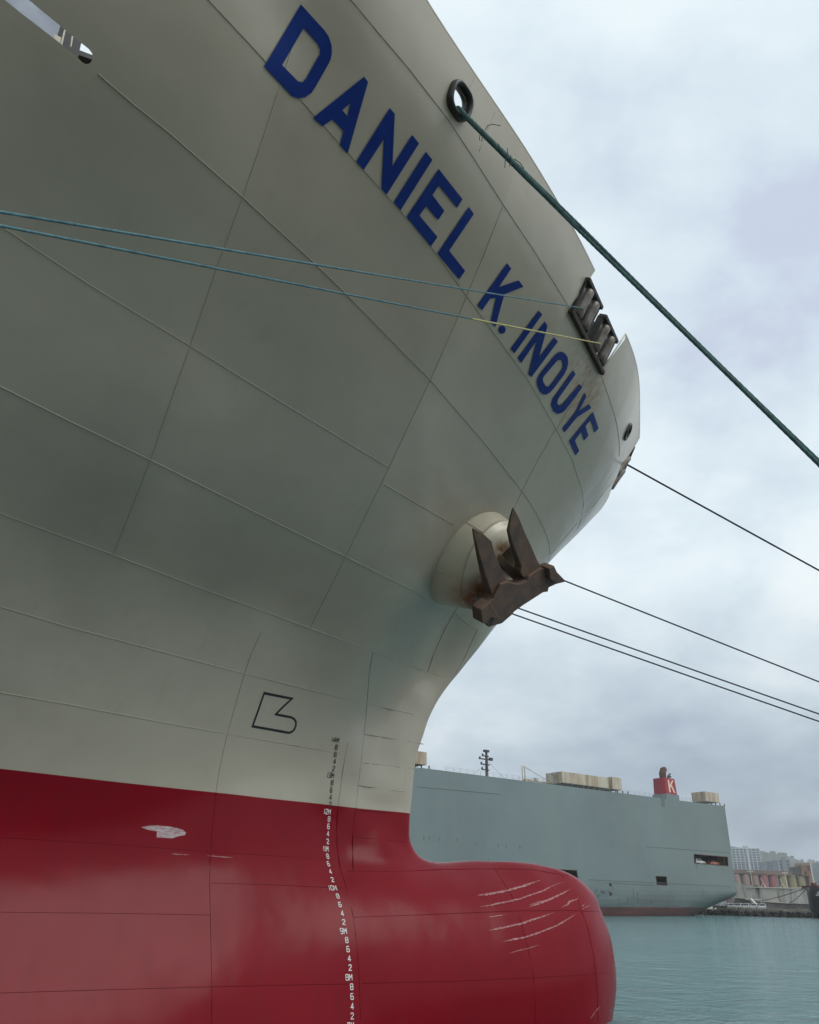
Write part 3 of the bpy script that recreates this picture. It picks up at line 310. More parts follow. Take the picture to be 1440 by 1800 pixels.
# a pixel of the 1440 x 1800 photograph as a ray, used to place far things at their distance
AX = (math.sin(TH), math.cos(TH)); PX = (math.cos(TH), -math.sin(TH))
def ray(u, v):
    a, b = u-720., v-900.
    a, b = a*math.cos(ROLL)+b*math.sin(ROLL), -a*math.sin(ROLL)+b*math.cos(ROLL)
    r, f, up = a, FPX*math.cos(PITCH)+b*math.sin(PITCH), FPX*math.sin(PITCH)-b*math.cos(PITCH)
    return r, f, up
def wdir(r, f, up): return Vector((r*AX[0]+f*AX[1], -(r*PX[0]+f*PX[1]), up))
EYE = Vector((CX, -CY, CZ-DRAFT))
def at(u, v, fwd):
    r, f, up = ray(u, v); return EYE+wdir(r/f, 1, up/f)*fwd
def on_plane(u, v, p0, n):
    d = wdir(*ray(u, v)); return EYE+d*((Vector(p0)-EYE).dot(n)/d.dot(n))
# ------------------------------------------------------------------ materials
def hull_fn(nt, b):
    co = objco(nt); sp = nt.nodes.new('ShaderNodeSeparateXYZ'); nt.links.new(co, sp.inputs[0])
    n1 = noise(nt, co, .35, 5, .6); n2 = noise(nt, mapping(nt, co, (2.2, 2.2, .25)), 1.2, 6, .65); n3 = noise(nt, co, 9, 4, .6)
    grey = mixc(nt, ramp(nt, n1, (.35, 0.), (.65, 1.)), (.398, .366, .300), (.360, .331, .270))
    grey = mixc(nt, ramp(nt, n2, (.55, 0.), (.8, .35)), grey, (.30, .275, .205))
    n5 = noise(nt, mapping(nt, co, (1, 1, 2.2)), 5.5, 9, .75, 1.2)
    grey = mixc(nt, ramp(nt, n5, (.66, 0.), (.74, .3)), grey, (.20, .19, .16))
    red = mixc(nt, ramp(nt, n1, (.35, 0.), (.65, 1.)), (.195, .0040, .0115), (.172, .0040, .010))
    red = mixc(nt, ramp(nt, n2, (.52, 0.), (.78, .5)), red, (.125, .007, .013))
    red = mixc(nt, ramp(nt, n3, (.68, 0.), (.8, .25)), red, (.24, .03, .038))
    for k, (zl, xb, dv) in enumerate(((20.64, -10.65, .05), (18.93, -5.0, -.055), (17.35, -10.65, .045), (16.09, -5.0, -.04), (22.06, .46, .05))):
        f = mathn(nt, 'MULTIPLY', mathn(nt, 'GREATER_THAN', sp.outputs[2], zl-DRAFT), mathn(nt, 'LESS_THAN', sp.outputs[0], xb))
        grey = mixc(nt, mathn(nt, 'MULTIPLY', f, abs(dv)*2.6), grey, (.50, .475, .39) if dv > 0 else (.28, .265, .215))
    edge = mathn(nt, 'GREATER_THAN', sp.outputs[2], 12.1-DRAFT)
    col = mixc(nt, edge, red, grey)
    # rust run under the roller fairleads and around the anchor bell
    for (px, py, pz, rad, amt) in RUST:
        vm = nt.nodes.new('ShaderNodeVectorMath'); vm.operation = 'DISTANCE'
        nt.links.new(mapping(nt, co, loc=(-px, -py, -pz)), vm.inputs[0]); vm.inputs[1].default_value = (0, 0, 0)
        fall = mathn(nt, 'SUBTRACT', 1.0, mathn(nt, 'DIVIDE', vm.outputs['Value'], rad), True)
        f = mathn(nt, 'MULTIPLY', fall, ramp(nt, noise(nt, mapping(nt, co, (3, 3, .5)), 2.5, 5, .7), (.38, 0.), (.7, amt)))
        col = mixc(nt, f, col, (.24, .105, .035))
    nt.links.new(col, b.inputs['Base Color'])
    nt.links.new(mathn(nt, 'ADD', mathn(nt, 'MULTIPLY', n2, .09), .20), b.inputs['Roughness'])
    nt.links.new(mathn(nt, 'ADD', mathn(nt, 'MULTIPLY', edge, .29), .11), b.inputs['Specular IOR Level'])
    # welded plate is never quite flat
    bn = nt.nodes.new('ShaderNodeBump'); bn.inputs['Strength'].default_value = .7; bn.inputs['Distance'].default_value = .06
    nt.links.new(noise(nt, mapping(nt, co, (1, 1, .8)), .8, 2, .4), bn.inputs['Height'])
    b2 = nt.nodes.new('ShaderNodeBump'); b2.inputs['Strength'].default_value = .12; b2.inputs['Distance'].default_value = .004
    nt.links.new(noise(nt, co, 14, 4, .6), b2.inputs['Height']); nt.links.new(bn.outputs[0], b2.inputs['Normal'])
    nt.links.new(b2.outputs[0], b.inputs['Normal'])
RUST = [(*P(.6, 23.25)[:], 1.7, .75), (*P(1.2, 22.9)[:], 1.3, .7), (*P(-1.6, 18.9)[:], 3.2, .10), (*P(5.3, 23.6)[:], 1.0, .3)]
M = {}
M['hull'] = mat('hull_paint', (.42, .41, .36), .3, 0, .5, hull_fn)
M['hullgrey'] = mat('hull_grey', (.44, .43, .38), .32, 0, .5, vary((.54, .50, .40), (.44, .405, .31), .9, 6, .1))
M['navy'] = mat('navy_paint', (.002, .022, .17), .45, 0, .12, vary((.0015, .021, .17), (.004, .032, .19), 2.2, 8))
M['black'] = mat('black_paint', (.006, .006, .007), .45)
M['white'] = mat('white_paint', (.72, .70, .69), .5, 0, .5, vary((.74, .72, .71), (.58, .54, .53), 9, 6))
M['iron'] = mat('rusty_iron', (.05, .035, .028), .7, .1, .35, vary((.068, .051, .045), (.150, .082, .050), 2.4, 10, .30, lo=.38, hi=.70, bdist=.010, bscale=30))
M['darksteel'] = mat('dark_steel', (.018, .017, .018), .5, .2, .4, vary((.013, .013, .015), (.045, .034, .028), 5, 7, .25))
M['railrust'] = mat('rail_rust', (.03, .02, .016), .6, .2, .4, vary((.016, .012, .012), (.06, .03, .018), 5, 7, .25))
M['roller'] = mat('worn_roller', (.26, .235, .21), .45, .5, .5, vary((.22, .205, .185), (.12, .095, .078), 4, 8, .2))
M['rubber'] = mat('dark_casting', (.012, .011, .012), .38, .1, .5, vary((.004, .004, .0045), (.022, .018, .017), 6, 6, .2))
def rope_fn(c1, c2, c3):
    def fn(nt, b):
        co = objco(nt); f = ramp(nt, noise(nt, co, 28, 5, .7), (.35, 0.), (.65, 1.)); g = ramp(nt, noise(nt, co, 6, 4, .6), (.45, 0.), (.7, .7))
        nt.links.new(mixc(nt, g, mixc(nt, f, c1, c2), c3), b.inputs['Base Color'])
        bn = nt.nodes.new('ShaderNodeBump'); bn.inputs['Strength'].default_value = .6; bn.inputs['Distance'].default_value = .006
        nt.links.new(noise(nt, co, 60, 3, .6), bn.inputs['Height']); nt.links.new(bn.outputs[0], b.inputs['Normal'])
    return fn
M['rope'] = mat('green_rope', (.05, .12, .12), .8, 0, .25, rope_fn((.03, .085, .085), (.085, .16, .15), (.022, .045, .045)))
M['ropeteal'] = mat('teal_rope', (.08, .20, .24), .75, 0, .25, rope_fn((.055, .145, .175), (.12, .23, .26), (.03, .07, .09)))
M['ropeyellow'] = mat('yellow_rope', (.36, .32, .10), .75, 0, .25, rope_fn((.36, .33, .12), (.48, .45, .22), (.22, .22, .10)))
M['ropedark'] = mat('dark_rope', (.02, .03, .04), .8, 0, .2, rope_fn((.014, .022, .032), (.03, .045, .06), (.012, .016, .02)))

# ------------------------------------------------------------------ the container ship
ship = empty('container_ship', (0, 0, 0), 'grey container ship with a red bulbous bow and blue name lettering, moored in the foreground', 'ship')
def ztop(X): return 24.82+.05*max(0., X+.75)
# stem profile: follow W = 0 from the bow rail down to the forefoot
def contour():
    z = 26.4
    z = 25.9; a, b = 4., 11.
    for _ in range(50):
        m = (a+b)/2
        if Wb(m, z) > 0: a = m
        else: b = m
    p = np.array([a, z]); out = [tuple(p)]; d = np.array([-.4, -1.])
    for _ in range(900):
        gx, gz = Wb(p[0], p[1], 1), Wb(p[0], p[1], 0, 1); g = np.array([gx, gz]); t = np.array([-gz, gx]); t /= np.linalg.norm(t)+1e-9
        if t@d < 0: t = -t
        q = p+t*.09; d = t
        for _ in range(5):
            g = np.array([Wb(q[0], q[1], 1), Wb(q[0], q[1], 0, 1)]); q = q-g*Wb(q[0], q[1])/max(g@g, 1e-6)*.8
        p = q; out.append((float(p[0]), float(p[1])))
        if p[1] < 4.4: break
    return out
stem = contour()
stem_in = [p for p in stem]
nt_ = np.array(S['notch']); notch = [(nt_[0][0]-.12, 26.6)]+[tuple(p) for p in S['notch']]+[(S['notch'][-1][0]+.1, 26.6)]
fn_ = S['fnotch']; fnotch = [(fn_[0][0]+.6, 26.6)]+[tuple(p) for p in fn_]+[(7.3, 23.55), (8.6, 23.5), (11.5, 23.5), (11.5, 26.6)]
def ellipse(c, rx, rz, n=28): return [(c[0]+rx*math.cos(2*math.pi*k/n), c[1]+rz*math.sin(2*math.pi*k/n)) for k in range(n)]
CHK = S['chock'][0]; FCH = S['chock'][1]
holes = [[tuple(p) for p in S['slot']], ellipse(CHK, .28, .21), ellipse(FCH, .2, .2)]
XAFT = -150.
pts = []; edges = []
def chain(l, closed=False):
    n = len(pts); pts.extend(Vector(p) for p in l); k = len(l)
    edges.extend((n+i, n+(i+1) % k) for i in range(k if closed else k-1))
chain(stem)
sa = np.array(stem)
gr = np.array([(Wb(x, z, 1), Wb(x, z, 0, 1)) for x, z in stem]); gr /= np.linalg.norm(gr, axis=1)[:, None]+1e-9
top = [(x, ztop(x)) for x in list(np.arange(XAFT, XJ, 6.))+list(np.arange(XJ, -.75, .35))+[-.75]+list(np.arange(-.4, 9.6, .35))]
chain(top); chain(notch); chain(fnotch)
for h in holes: chain(h, True)
bot = [(x, 4.45) for x in list(np.arange(XAFT, XJ, 6.))+list(np.arange(XJ, 5.6, .4))]; chain(bot)
chain([(XAFT, z) for z in np.arange(4.45, 24.9, 1.2)])
cand = []
for d in (.004, .016, .04, .08, .13, .19, .27, .37, .49, .63):
    for i in range(len(stem)): cand.append((sa[i, 0]+gr[i, 0]*d, sa[i, 1]+gr[i, 1]*d))
xs = list(np.arange(XJ, 9, .3))
for x in xs:
    for z in np.arange(4.6, 25.4, .3): cand.append((x+(.15 if int(z*10) % 2 else 0), z))
ca = np.array(cand)
dist = np.full(len(ca), 9.)
for i in range(0, len(ca), 2000): dist[i:i+2000] = np.sqrt(((ca[i:i+2000, None]-sa[None])**2).sum(-1)).min(1)
nb = 10*len(stem)
keep = [k for k in range(len(ca)) if Wb(ca[k, 0], ca[k, 1]) > 1e-5 and (k < nb and dist[k] > .003 or dist[k] > .72)]
for k in keep:
    x, z = ca[k]
    if z > ztop(x)-.04 or z < 4.5: continue
    pts.append(Vector((x, z)))
for x in np.arange(XAFT+6, XJ, 6.):
    for z in np.arange(5.2, 24.5, 1.2): pts.append(Vector((x, z)))
cv, ce, cf, *_ = delaunay_2d_cdt(pts, edges, [], 0, 1e-4)
shell_outline = [(-13., 26.5)]+[(stem[0][0], 26.5)]+stem+[(stem[-1][0], 3.9), (-13., 3.9)]
def hull_ok(x, z):
    if z > ztop(x) or z < 4.45 or x < XAFT: return False
    if x > -12 and not inside((x, z), shell_outline): return False
    if Wf(x, z) <= 0: return False
    if x > -2.5 and (inside((x, z), notch) or inside((x, z), fnotch)): return False
    return not any(inside((x, z), h) for h in holes)
hf = []
for t in cf:
    c = ((cv[t[0]].x+cv[t[1]].x+cv[t[2]].x)/3, (cv[t[0]].y+cv[t[1]].y+cv[t[2]].y)/3)
    if hull_ok(*c): hf.append(t)
used = sorted({i for t in hf for i in t}); ix = {u: k for k, u in enumerate(used)}
hv = []; hn = []
for u in used:
    x, z = cv[u].x, cv[u].y; Y2 = Wf(x, z); Y = math.sqrt(max(Y2, 0))
    hv.append(Vector((x, -Y, z-DRAFT))); hn.append(Nrm(x, Y, z))
nv = len(hv)
faces = []
for t in hf:
    a, b, c = (ix[i] for i in t)
    n = (hv[b]-hv[a]).cross(hv[c]-hv[a])
    if n.dot(hn[a]+hn[b]+hn[c]) < 0: b, c = c, b
    faces += [(a, b, c), (nv+a, nv+c, nv+b)]
hv2 = hv+[Vector((v.x, -v.y, v.z)) for v in hv]; hn2 = hn+[Vector((n.x, -n.y, n.z)) for n in hn]
hull = mesh_obj('hull', hv2, faces, M['hull'], ship, True, hn2)
# deck, breakwater and cargo frame behind the rail
def deck_ring(z, inset, xs): return [(x, math.sqrt(max(Wf(x, z), 0))-inset) for x in xs if Wf(x, z) > .3]
dk = deck_ring(20.5, .05, list(np.arange(-150, -26, 6))+list(np.arange(-26, 5, .6)))
v = [(x, -y, 20.5-DRAFT) for x, y in dk]+[(x, y, 20.5-DRAFT) for x, y in dk]; k = len(dk)
mesh_obj('deck', v, [(i, i+1, k+i+1, k+i) for i in range(k-1)], mat('deck_paint', (.16, .13, .11), .8, fn=vary((.17, .13, .11), (.12, .10, .09), 2)), ship)
# bulwark rail along the cut edges gives the plate its thickness
def edge_rail(name, line, r=.035):
    for sd_ in (1, -1):
        mb = MB(); mbp = [P(x, z, -.02) for x, z in line]; mb.tube([Vector((p.x, p.y*sd_, p.z)) for p in mbp], r, 8); mb.build(name, M['hullgrey'], ship, True)
def dn(l, s=.2):
    o = []
    for a, b in zip(l[:-1], l[1:]):
        n = max(1, int(math.dist(a, b)/s)); o += [(a[0]+(b[0]-a[0])*i/n, a[1]+(b[1]-a[1])*i/n) for i in range(n)]
    return o+[tuple(l[-1])]
nl = S['notch']; fl = S['fnotch']
edge_rail('bulwark_rail', dn([(-40, ztop(-40)), (-26, ztop(-26)), (nl[0][0]-.02, ztop(nl[0][0])-.01), nl[1]], .5), .028)
edge_rail('bulwark_rail', dn([nl[4], (nl[5][0], ztop(nl[5][0])-.01), (fl[0][0]-.02, ztop(fl[0][0])-.02), fl[1], fl[2]], .3), .028)
# weld beads between the shell plates
def bead(mb, line, wd, ht, amp=.0):
    line = dn(line, .35); k = len(line); v = []; f = []
    for i, (x, z) in enumerate(line):
        p = P(x, z); a = line[max(i-1, 0)]; b = line[min(i+1, k-1)]
        t = P(*b)-P(*a); n = Nrm(x, math.sqrt(max(Wf(x, z), 0)), z); s_ = t.cross(n)
        s_ = s_.normalized() if s_.length > 1e-6 else Vector((0, 0, 1))
        for q, h in ((-1, -.003), (-.45, 1), (.45, 1), (1, -.003)):
            v.append(p+s_*q*wd+n*(ht*h if h > 0 else h))
    for i in range(k-1):
        for q in range(3): f.append((i*4+q, i*4+q+1, i*4+q+5, i*4+q+4))
    mb.add(v, f)
mb = MB()
slot_end = max(p[0] for p in S['slot'])
for n, l in enumerate(S['seams']):
    l = [tuple(p) for p in l]
    if n == 0: l = [p for p in l if p[0] > slot_end]
    if len(l) > 1: bead(mb, l, .0125 if n < 3 else .011, .013 if n == 0 else .011)
for l in S['butts']:
    if len(l) > 1: bead(mb, [tuple(p) for p in l], .010, .011)
mirror = [(Vector((p.x, -p.y, p.z))) for p in mb.v]; k = len(mb.v); ff = list(mb.f); mb.add(mirror, ff)
mb.build('weld_seam', M['hull'], ship)
# ship name, draught marks, bulb mark, scrapes: painted film 4 mm proud of the plate
def film(name, outer, hs, m, step=.22, off=.005, label=None, parent=None):
    v, f = cdt_fill(outer, hs, step)
    p3 = [P(x, z, off) for x, z in v]; n3 = [Nrm(x, math.sqrt(max(Wf(x, z), 0)), z) for x, z in v]
    f = [(a, b, c) if (p3[b]-p3[a]).cross(p3[c]-p3[a]).dot(n3[a]) > 0 else (a, c, b) for a, b, c in f]
    o = mesh_obj(name, p3, f, m, parent or ship, True, n3)
    if label: o['label'] = label
    return o
for ch, o, i in S['letters']:
    film('full_stop' if ch == '.' else 'name_letter', [tuple(p) for p in o], [[tuple(p) for p in i]] if i else [], M['navy'], .22, .019,
         'blue full stop' if ch == '.' else 'blue letter %s of the ship name' % ch)
GL = {'0': [[(.15,0),(.85,0),(1,.15),(1,1.25),(.85,1.4),(.15,1.4),(0,1.25),(0,.15),(.15,0)]], '1': [[(.5,0),(.5,1.4)]],
 '2': [[(0,1.15),(.15,1.4),(.85,1.4),(1,1.2),(1,.95),(0,.15),(0,0),(1,0)]], '3': [[(0,1.4),(.85,1.4),(1,1.25),(1,.85),(.85,.7),(.3,.7)],[(.85,.7),(1,.55),(1,.15),(.85,0),(0,0)]],
 '4': [[(.75,0),(.75,1.4),(0,.4),(1.05,.4)]], '6': [[(.9,1.4),(.15,1.4),(0,1.25),(0,.15),(.15,0),(.85,0),(1,.15),(1,.6),(.85,.75),(0,.75)]],
 '7': [[(0,1.4),(1,1.4),(.4,0)]], '8': [[(.15,.72),(0,.87),(0,1.25),(.15,1.4),(.85,1.4),(1,1.25),(1,.87),(.85,.72),(.15,.72),(0,.57),(0,.15),(.15,0),(.85,0),(1,.15),(1,.57),(.85,.72)]],
 '9': [[(.1,0),(.85,0),(1,.15),(1,1.25),(.85,1.4),(.15,1.4),(0,1.25),(0,.8),(.15,.65),(1,.65)]], 'M': [[(0,0),(0,1.4),(.5,.6),(1,1.4),(1,0)]]}
def stroke(mb, pl, wd, ln, off):
    """flat stroke of a glyph: polyline in local metres mapped by ln to the shell"""
    for a, b in zip(pl[:-1], pl[1:]):
        d = Vector((b[0]-a[0], b[1]-a[1])); L = d.length
        if L < 1e-6: continue
        d /= L; n = Vector((-d.y, d.x))*wd/2; e = d*wd*.32
        q = [Vector(a)-e-n, Vector(b)+e-n, Vector(b)+e+n, Vector(a)-e+n]
        mb.add([ln(x, off) for x in q], [(0, 1, 2, 3)])
for t, X, z in S['marks']:
    Y0 = math.sqrt(max(Wf(X, z), 0)); n0 = Nrm(X, Y0, z)
    eu = Vector((0, 0, 1)).cross(n0).normalized(); ev = n0.cross(eu)      # forward along the waterline and up the shell
    c0 = P(X, z)
    h = .118; sx = h/1.4*.84; gap = .032; wds = [(.022 if g == '1' else sx) for g in t]
    tot = sum(wds)+gap*(len(t)-1)
    mb = MB(); x0 = -tot/2; lay = [0]
    for g, wd in zip(t, wds):
        def ln(q, off, x0=x0, g=g, wd=wd):
            lx = x0+(q[0]*sx if g != '1' else (q[0]-.5)*sx+wd/2); ly = (q[1]/1.4-.5)*h; p = c0+eu*lx+ev*ly
            # drop on to the curved shell
            xx, zz_ = p.x, p.z+DRAFT; Yn = math.sqrt(max(Wf(xx, zz_), 0)); pn = Vector((xx, -Yn, zz_-DRAFT))
            if abs(Yn+p.y) > .15: pn = p
            return pn+n0*off
        for pl in GL[g]:
            off = .012
            for a, b in zip(pl[:-1], pl[1:]):
                stroke(mb, [a, b], .25, ln, off); off += .0004
        x0 += wd+gap
    o = mb.build('draught_mark', M['black'] if z > 12.1 else M['white'], ship)
    o['label'] = ('black' if z > 12.1 else 'white')+' draught mark '+t
# bulbous bow symbol: an outline drawn with a broad black line
bm_ = [tuple(p) for p in S['bulbmark']]
cxm = sum(p[0] for p in bm_)/len(bm_); czm = sum(p[1] for p in bm_)/len(bm_)
def offset_loop(l, d):
    o = []; n = len(l)
    area = sum(l[i][0]*l[(i+1) % n][1]-l[(i+1) % n][0]*l[i][1] for i in range(n))
    sg = 1 if area > 0 else -1
    for i in range(n):
        a, b, c = Vector(l[i-1]), Vector(l[i]), Vector(l[(i+1) % n])
        d1 = (b-a).normalized(); d2 = (c-b).normalized(); n1 = Vector((d1.y, -d1.x))*sg; n2_ = Vector((d2.y, -d2.x))*sg
        bi = n1+n2_; bi = bi.normalized() if bi.length > 1e-6 else n1; k = 1/max(.45, bi.dot(n1)); o.append(tuple(b+bi*d*k))
    return o
film('bulb_mark', offset_loop(bm_, .028), [offset_loop(bm_, -.028)], M['black'], .15, .006, 'black outline mark warning of the bulbous bow')
# pale scrapes on the bulb
def scrape_mesh(line, wd):
    line = dn([tuple(p) for p in line], .05); k = len(line); v = []; f = []
    for i, (x, z) in enumerate(line):
        a = line[max(i-1, 0)]; b = line[min(i+1, k-1)]; p = P(x, z, .010); n = Nrm(x, math.sqrt(max(Wf(x, z), 0)), z)
        s_ = (P(*b)-P(*a)).cross(n); s_ = s_.normalized() if s_.length > 1e-6 else Vector((0, 0, 1))
        env = min(1, i/(k*.12+1), (k-1-i)/(k*.25+1))
        w1 = wd*env*(.5+.7*random.random()); w2 = wd*env*(.35+.9*random.random()); v += [p-s_*w1, p+s_*w2]
    for i in range(k-1): f.append((2*i, 2*i+1, 2*i+3, 2*i+2))
    return v, f
M['scrape'] = mat('scraped_paint', (.55, .36, .36), .7, 0, .3, vary((.42, .235, .24), (.27, .08, .09), 14, 5, lo=.4, hi=.6))
for l, wd in S['scr']:
    if len(l) < 2: continue
    v, f = scrape_mesh(l, wd); mesh_obj('scrape_mark', v, f, M['scrape'], ship)
def scuff_fn(nt, b):
    co = objco(nt); f = ramp(nt, noise(nt, mapping(nt, co, (2, 2, 9)), 3, 7, .7), (.42, 0.), (.62, 1.))
    nt.links.new(mixc(nt, f, (.46, .42, .43), (.30, .13, .15)), b.inputs['Base Color'])
film('scuff_patch', [tuple(p) for p in S['scuff']], [], mat('scuff', (.5, .48, .5), .7, fn=scuff_fn), .15, .005, 'pale scuff where the red paint has rubbed off')

# chocks: flared oval castings around the rope holes
def chock(c, rx, rz, m, tube=.075, depth=.30, hole=None, label=None):
    X, z = c; Y = math.sqrt(Wf(X, z)); n = Nrm(X, Y, z); o = P(X, z); u = Vector((0, 0, 1)).cross(n).normalized(); v_ = n.cross(u)
    prof = [(1.0, .02), (1.22, .10), (1.30, .0), (1.22, -.05)]
    mb = MB(); N = 40; ring = []
    # flared profile: outer foot, lip, throat, inner throat
    prof = [(1.42, -.03), (1.45, .05), (1.36, .115), (1.2, .125), (1.06, .08), (1.0, -.04), (1.03, -.10), (1.12, -.13), (1.3, -.13)]
    V_ = []; F_ = []
    for k in range(N):
        a = 2*math.pi*k/N; ca, sa_ = math.cos(a), math.sin(a); e = .72
        dx = math.copysign(abs(ca)**e, ca); dz = math.copysign(abs(sa_)**e, sa_)
        for s_, h in prof: V_.append(o+u*dx*rx*s_+v_*dz*rz*s_+n*h*depth/.3)
    L = len(prof)
    for k in range(N):
        for q in range(L-1): F_.append((k*L+q, ((k+1) % N)*L+q, ((k+1) % N)*L+q+1, k*L+q+1))
    mb.add(V_, F_); ob = mb.build('chock', m, ship, True)
    if label: ob['label'] = label
    return o, n, u, v_
ck = chock(CHK, .25, .235, M['rubber'], label='black oval chock with a green rope through it')
chock(FCH, .20, .20, M['rubber'], depth=.16, label='small black chock near the stem')

# roller fairleads standing in the notches of the bulwark
def V3(k): x, y, z = S['roll'][k]; return Vector((x, -y, z-DRAFT))
def fairlead(A, B, top_off, nrm, label, spans):
    """A-B along the lower rail, rollers standing between lower and upper rail"""
    e = (B-A).normalized(); up = (top_off-e*top_off.dot(e)); H_ = up.length; up.normalize(); n = e.cross(up).normalized()
    if n.dot(nrm) < 0: n = -n
    L = (B-A).length; mb = MB()
    mb.box(A+e*L/2+n*.02-up*.03, e*(L/2+.06), up*.062, n*.11); base = mb.build('roller_fairlead', M['railrust'], ship, bevel=.02); base['label'] = label
    for (s0, s1) in spans:
        mb = MB(); a = A+e*L*s0; b = A+e*L*s1; wd = (b-a).length
        mb.box((a+b)/2+up*H_+n*.0, (b-a)/2+e*.05, up*.055, n*.12); mb.build('upper_rail', M['darksteel'], base, bevel=.02)
        for q in (0, 1):
            mb = MB(); c = a if q == 0 else b
            mb.box(c+up*H_/2-n*.05, e*.035, up*H_/2, n*.10); mb.build('side_post', M['darksteel'], base, bevel=.01)
        for q in (.27, .73):
            c = a+(b-a)*q; r = min(.155, wd*.155); mb = MB(); N = 20; prof = [(.75, .09), (1.0, .13), (.96, .3), (.94, .5), (.96, .7), (1.0, .87), (.75, .91)]
            mb.tube([c+up*H_*h+n*.03 for _, h in prof], r, N, True, [r*s_ for s_, _ in prof]); mb.build('roller', M['roller'], base, True)
        mb = MB(); mb.box((a+b)/2+up*H_*.5-n*.32, (b-a)*.46, up*H_*.42, n*.02)
        mb.build('back_plate', M['darksteel'], base)
    return base
A, B = V3('a'), V3('b'); nn = Nrm(0, 9., 23.8)
fairlead(A, B, (V3('t1')+V3('t4'))/2-(A+B)/2, nn, 'double roller fairlead in the bulwark notch below the ship name', [(.02, .42), (.57, .98)])
A2, B2 = P(6.42, 23.9, -.1), P(7.35, 23.42, -.1)
upb = P(7.35, 24.7)-P(6.75, 23.6)
fairlead(P(6.62, 23.90, -.16), P(7.5, 23.58, -.16), upb, Nrm(7., 3., 23.7), 'single roller fairlead cut into the rail at the stem', [(.04, .96)])
# grating and frames seen through the long freeing slot
def deck_plate(name, px, y, th_, m):
    mb = MB(); mb.prism([on_plane(u, v, (0, y, 0), Vector((0, 1, 0))) for u, v in px], (0, 1, 0), th_); return mb.build(name, m, ship)
deck_plate('breakwater', [(-160, -190), (60, -60), (116, 14), (94, 84), (-160, 20)], -9.4, .15, mat('breakwater_paint', (.30, .34, .40), .6, fn=vary((.33, .37, .43), (.22, .25, .31), 1.2)))
deck_plate('cargo_frame', [(106, 38), (146, 62), (137, 103), (96, 78)], -9.1, .3, M['black'])
deck_plate('cargo_frame', [(132, 85), (174, 101), (172, 108), (129, 93)], -8.8, .2, M['black'])
for px in ([(114, 48), (116.5, 50), (109, 82), (106, 80)], [(127, 60), (129.5, 61), (126, 82), (124, 81)], [(97, 60), (108, 66), (105, 80), (92, 74)]):
    deck_plate('stanchion', px, -9.55, .1, M['hullgrey'])
# ------------------------------------------------------------------ anchor bell and anchor
ax_b = Vector((.40, -.75, -.53)).normalized(); RC = Vector((-.04, -4.38, 18.46-DRAFT))
ub = ax_b.cross(Vector((0, 0, 1))).normalized(); vb = ub.cross(ax_b)
mb = MB(); N = 64
prof = [(2.02, -2.9), (1.88, -2.2), (1.70, -1.4), (1.50, -.6), (1.375, -.1), (1.355, 0), (1.375, .012), (1.345, .03), (1.31, .14), (1.22, .25), (1.08, .33), (.9, .38), (.74, .37), (.62, .28), (.56, .1), (.55, -.4), (.55, -1.6)]
V_ = []; F_ = []
def bellpt(r, h, a):
    # the mouth sits a little off the axis, towards the stem
    k = max(0, min(1, (1.35-r)/.8)) if h > -.05 or r < .6 else 0
    c = RC+ub*(-.34*k)+vb*(.24*k); return c+(ub*math.cos(a)+vb*math.sin(a))*r+ax_b*h
for k in range(N):
    a = 2*math.pi*k/N
    for r, h in prof: V_.append(bellpt(r, h, a))
L = len(prof)
for k in range(N):
    for q in range(L-1): F_.append((k*L+q, ((k+1) % N)*L+q, ((k+1) % N)*L+q+1, k*L+q+1))
def AP(q, h=.55):
    u, v = 720+q[0]/4.8, 860+q[1]/4.8; return on_plane(u, v, RC+ax_b*h, ax_b)
def bell_fn(nt, b):
    co = objco(nt); n1 = noise(nt, co, 1.2, 6, .6); col = mixc(nt, ramp(nt, n1, (.35, 0.), (.65, 1.)), (.51, .47, .365), (.45, .415, .315))
    for (p, rad, amt, thr) in BRUST:
        vm = nt.nodes.new('ShaderNodeVectorMath'); vm.operation = 'DISTANCE'; nt.links.new(mapping(nt, co, loc=(-p.x, -p.y, -p.z)), vm.inputs[0]); vm.inputs[1].default_value = (0, 0, 0)
        fall = mathn(nt, 'SUBTRACT', 1.0, mathn(nt, 'DIVIDE', vm.outputs['Value'], rad), True)
        f = mathn(nt, 'MULTIPLY', ramp(nt, fall, (.0, 0.), (.6, 1.)), ramp(nt, noise(nt, co, 4, 6, .7), (thr, .15), (thr+.2, amt)))
        col = mixc(nt, f, col, (.20, .075, .018))
    nt.links.new(col, b.inputs['Base Color'])
BRUST = [(Vector(AP(q, h)), r_, a_, t_) for q, h, r_, a_, t_ in (((590, 900), .2, 1.0, 1., .30), ((640, 960), .15, .8, 1., .28), ((770, 520), .35, .42, 1., .36), ((800, 600), .3, .5, 1., .30), ((700, 780), .35, .7, .9, .34), ((880, 480), .3, .4, .8, .40))]
mb.add(V_, F_); mb.build('anchor_bell', mat('bell_paint', (.44, .43, .38), .33, fn=bell_fn), ship, True)
mb = MB()
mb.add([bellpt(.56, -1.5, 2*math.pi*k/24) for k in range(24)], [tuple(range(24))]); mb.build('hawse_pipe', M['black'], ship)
mb = MB()
for a in (2.05, .45, -.62, -1.9, -2.8):
    mb.tube([bellpt(float(np.interp(-2.9+2.9*t, [-2.9, -2.2, -1.4, -.6, -.1, 0], [2.02, 1.88, 1.70, 1.50, 1.375, 1.355])), -2.9+2.9*t, a)+(ub*math.cos(a)+vb*math.sin(a))*.004 for t in np.linspace(0, 1, 10)], .014, 6)
mb.build('bell_weld', M['hullgrey'], ship, True)
anchor = empty('ship_anchor', tuple(RC+ax_b*.6), 'rusty brown stockless anchor drawn up against the round bell of the grey bow', 'anchor')
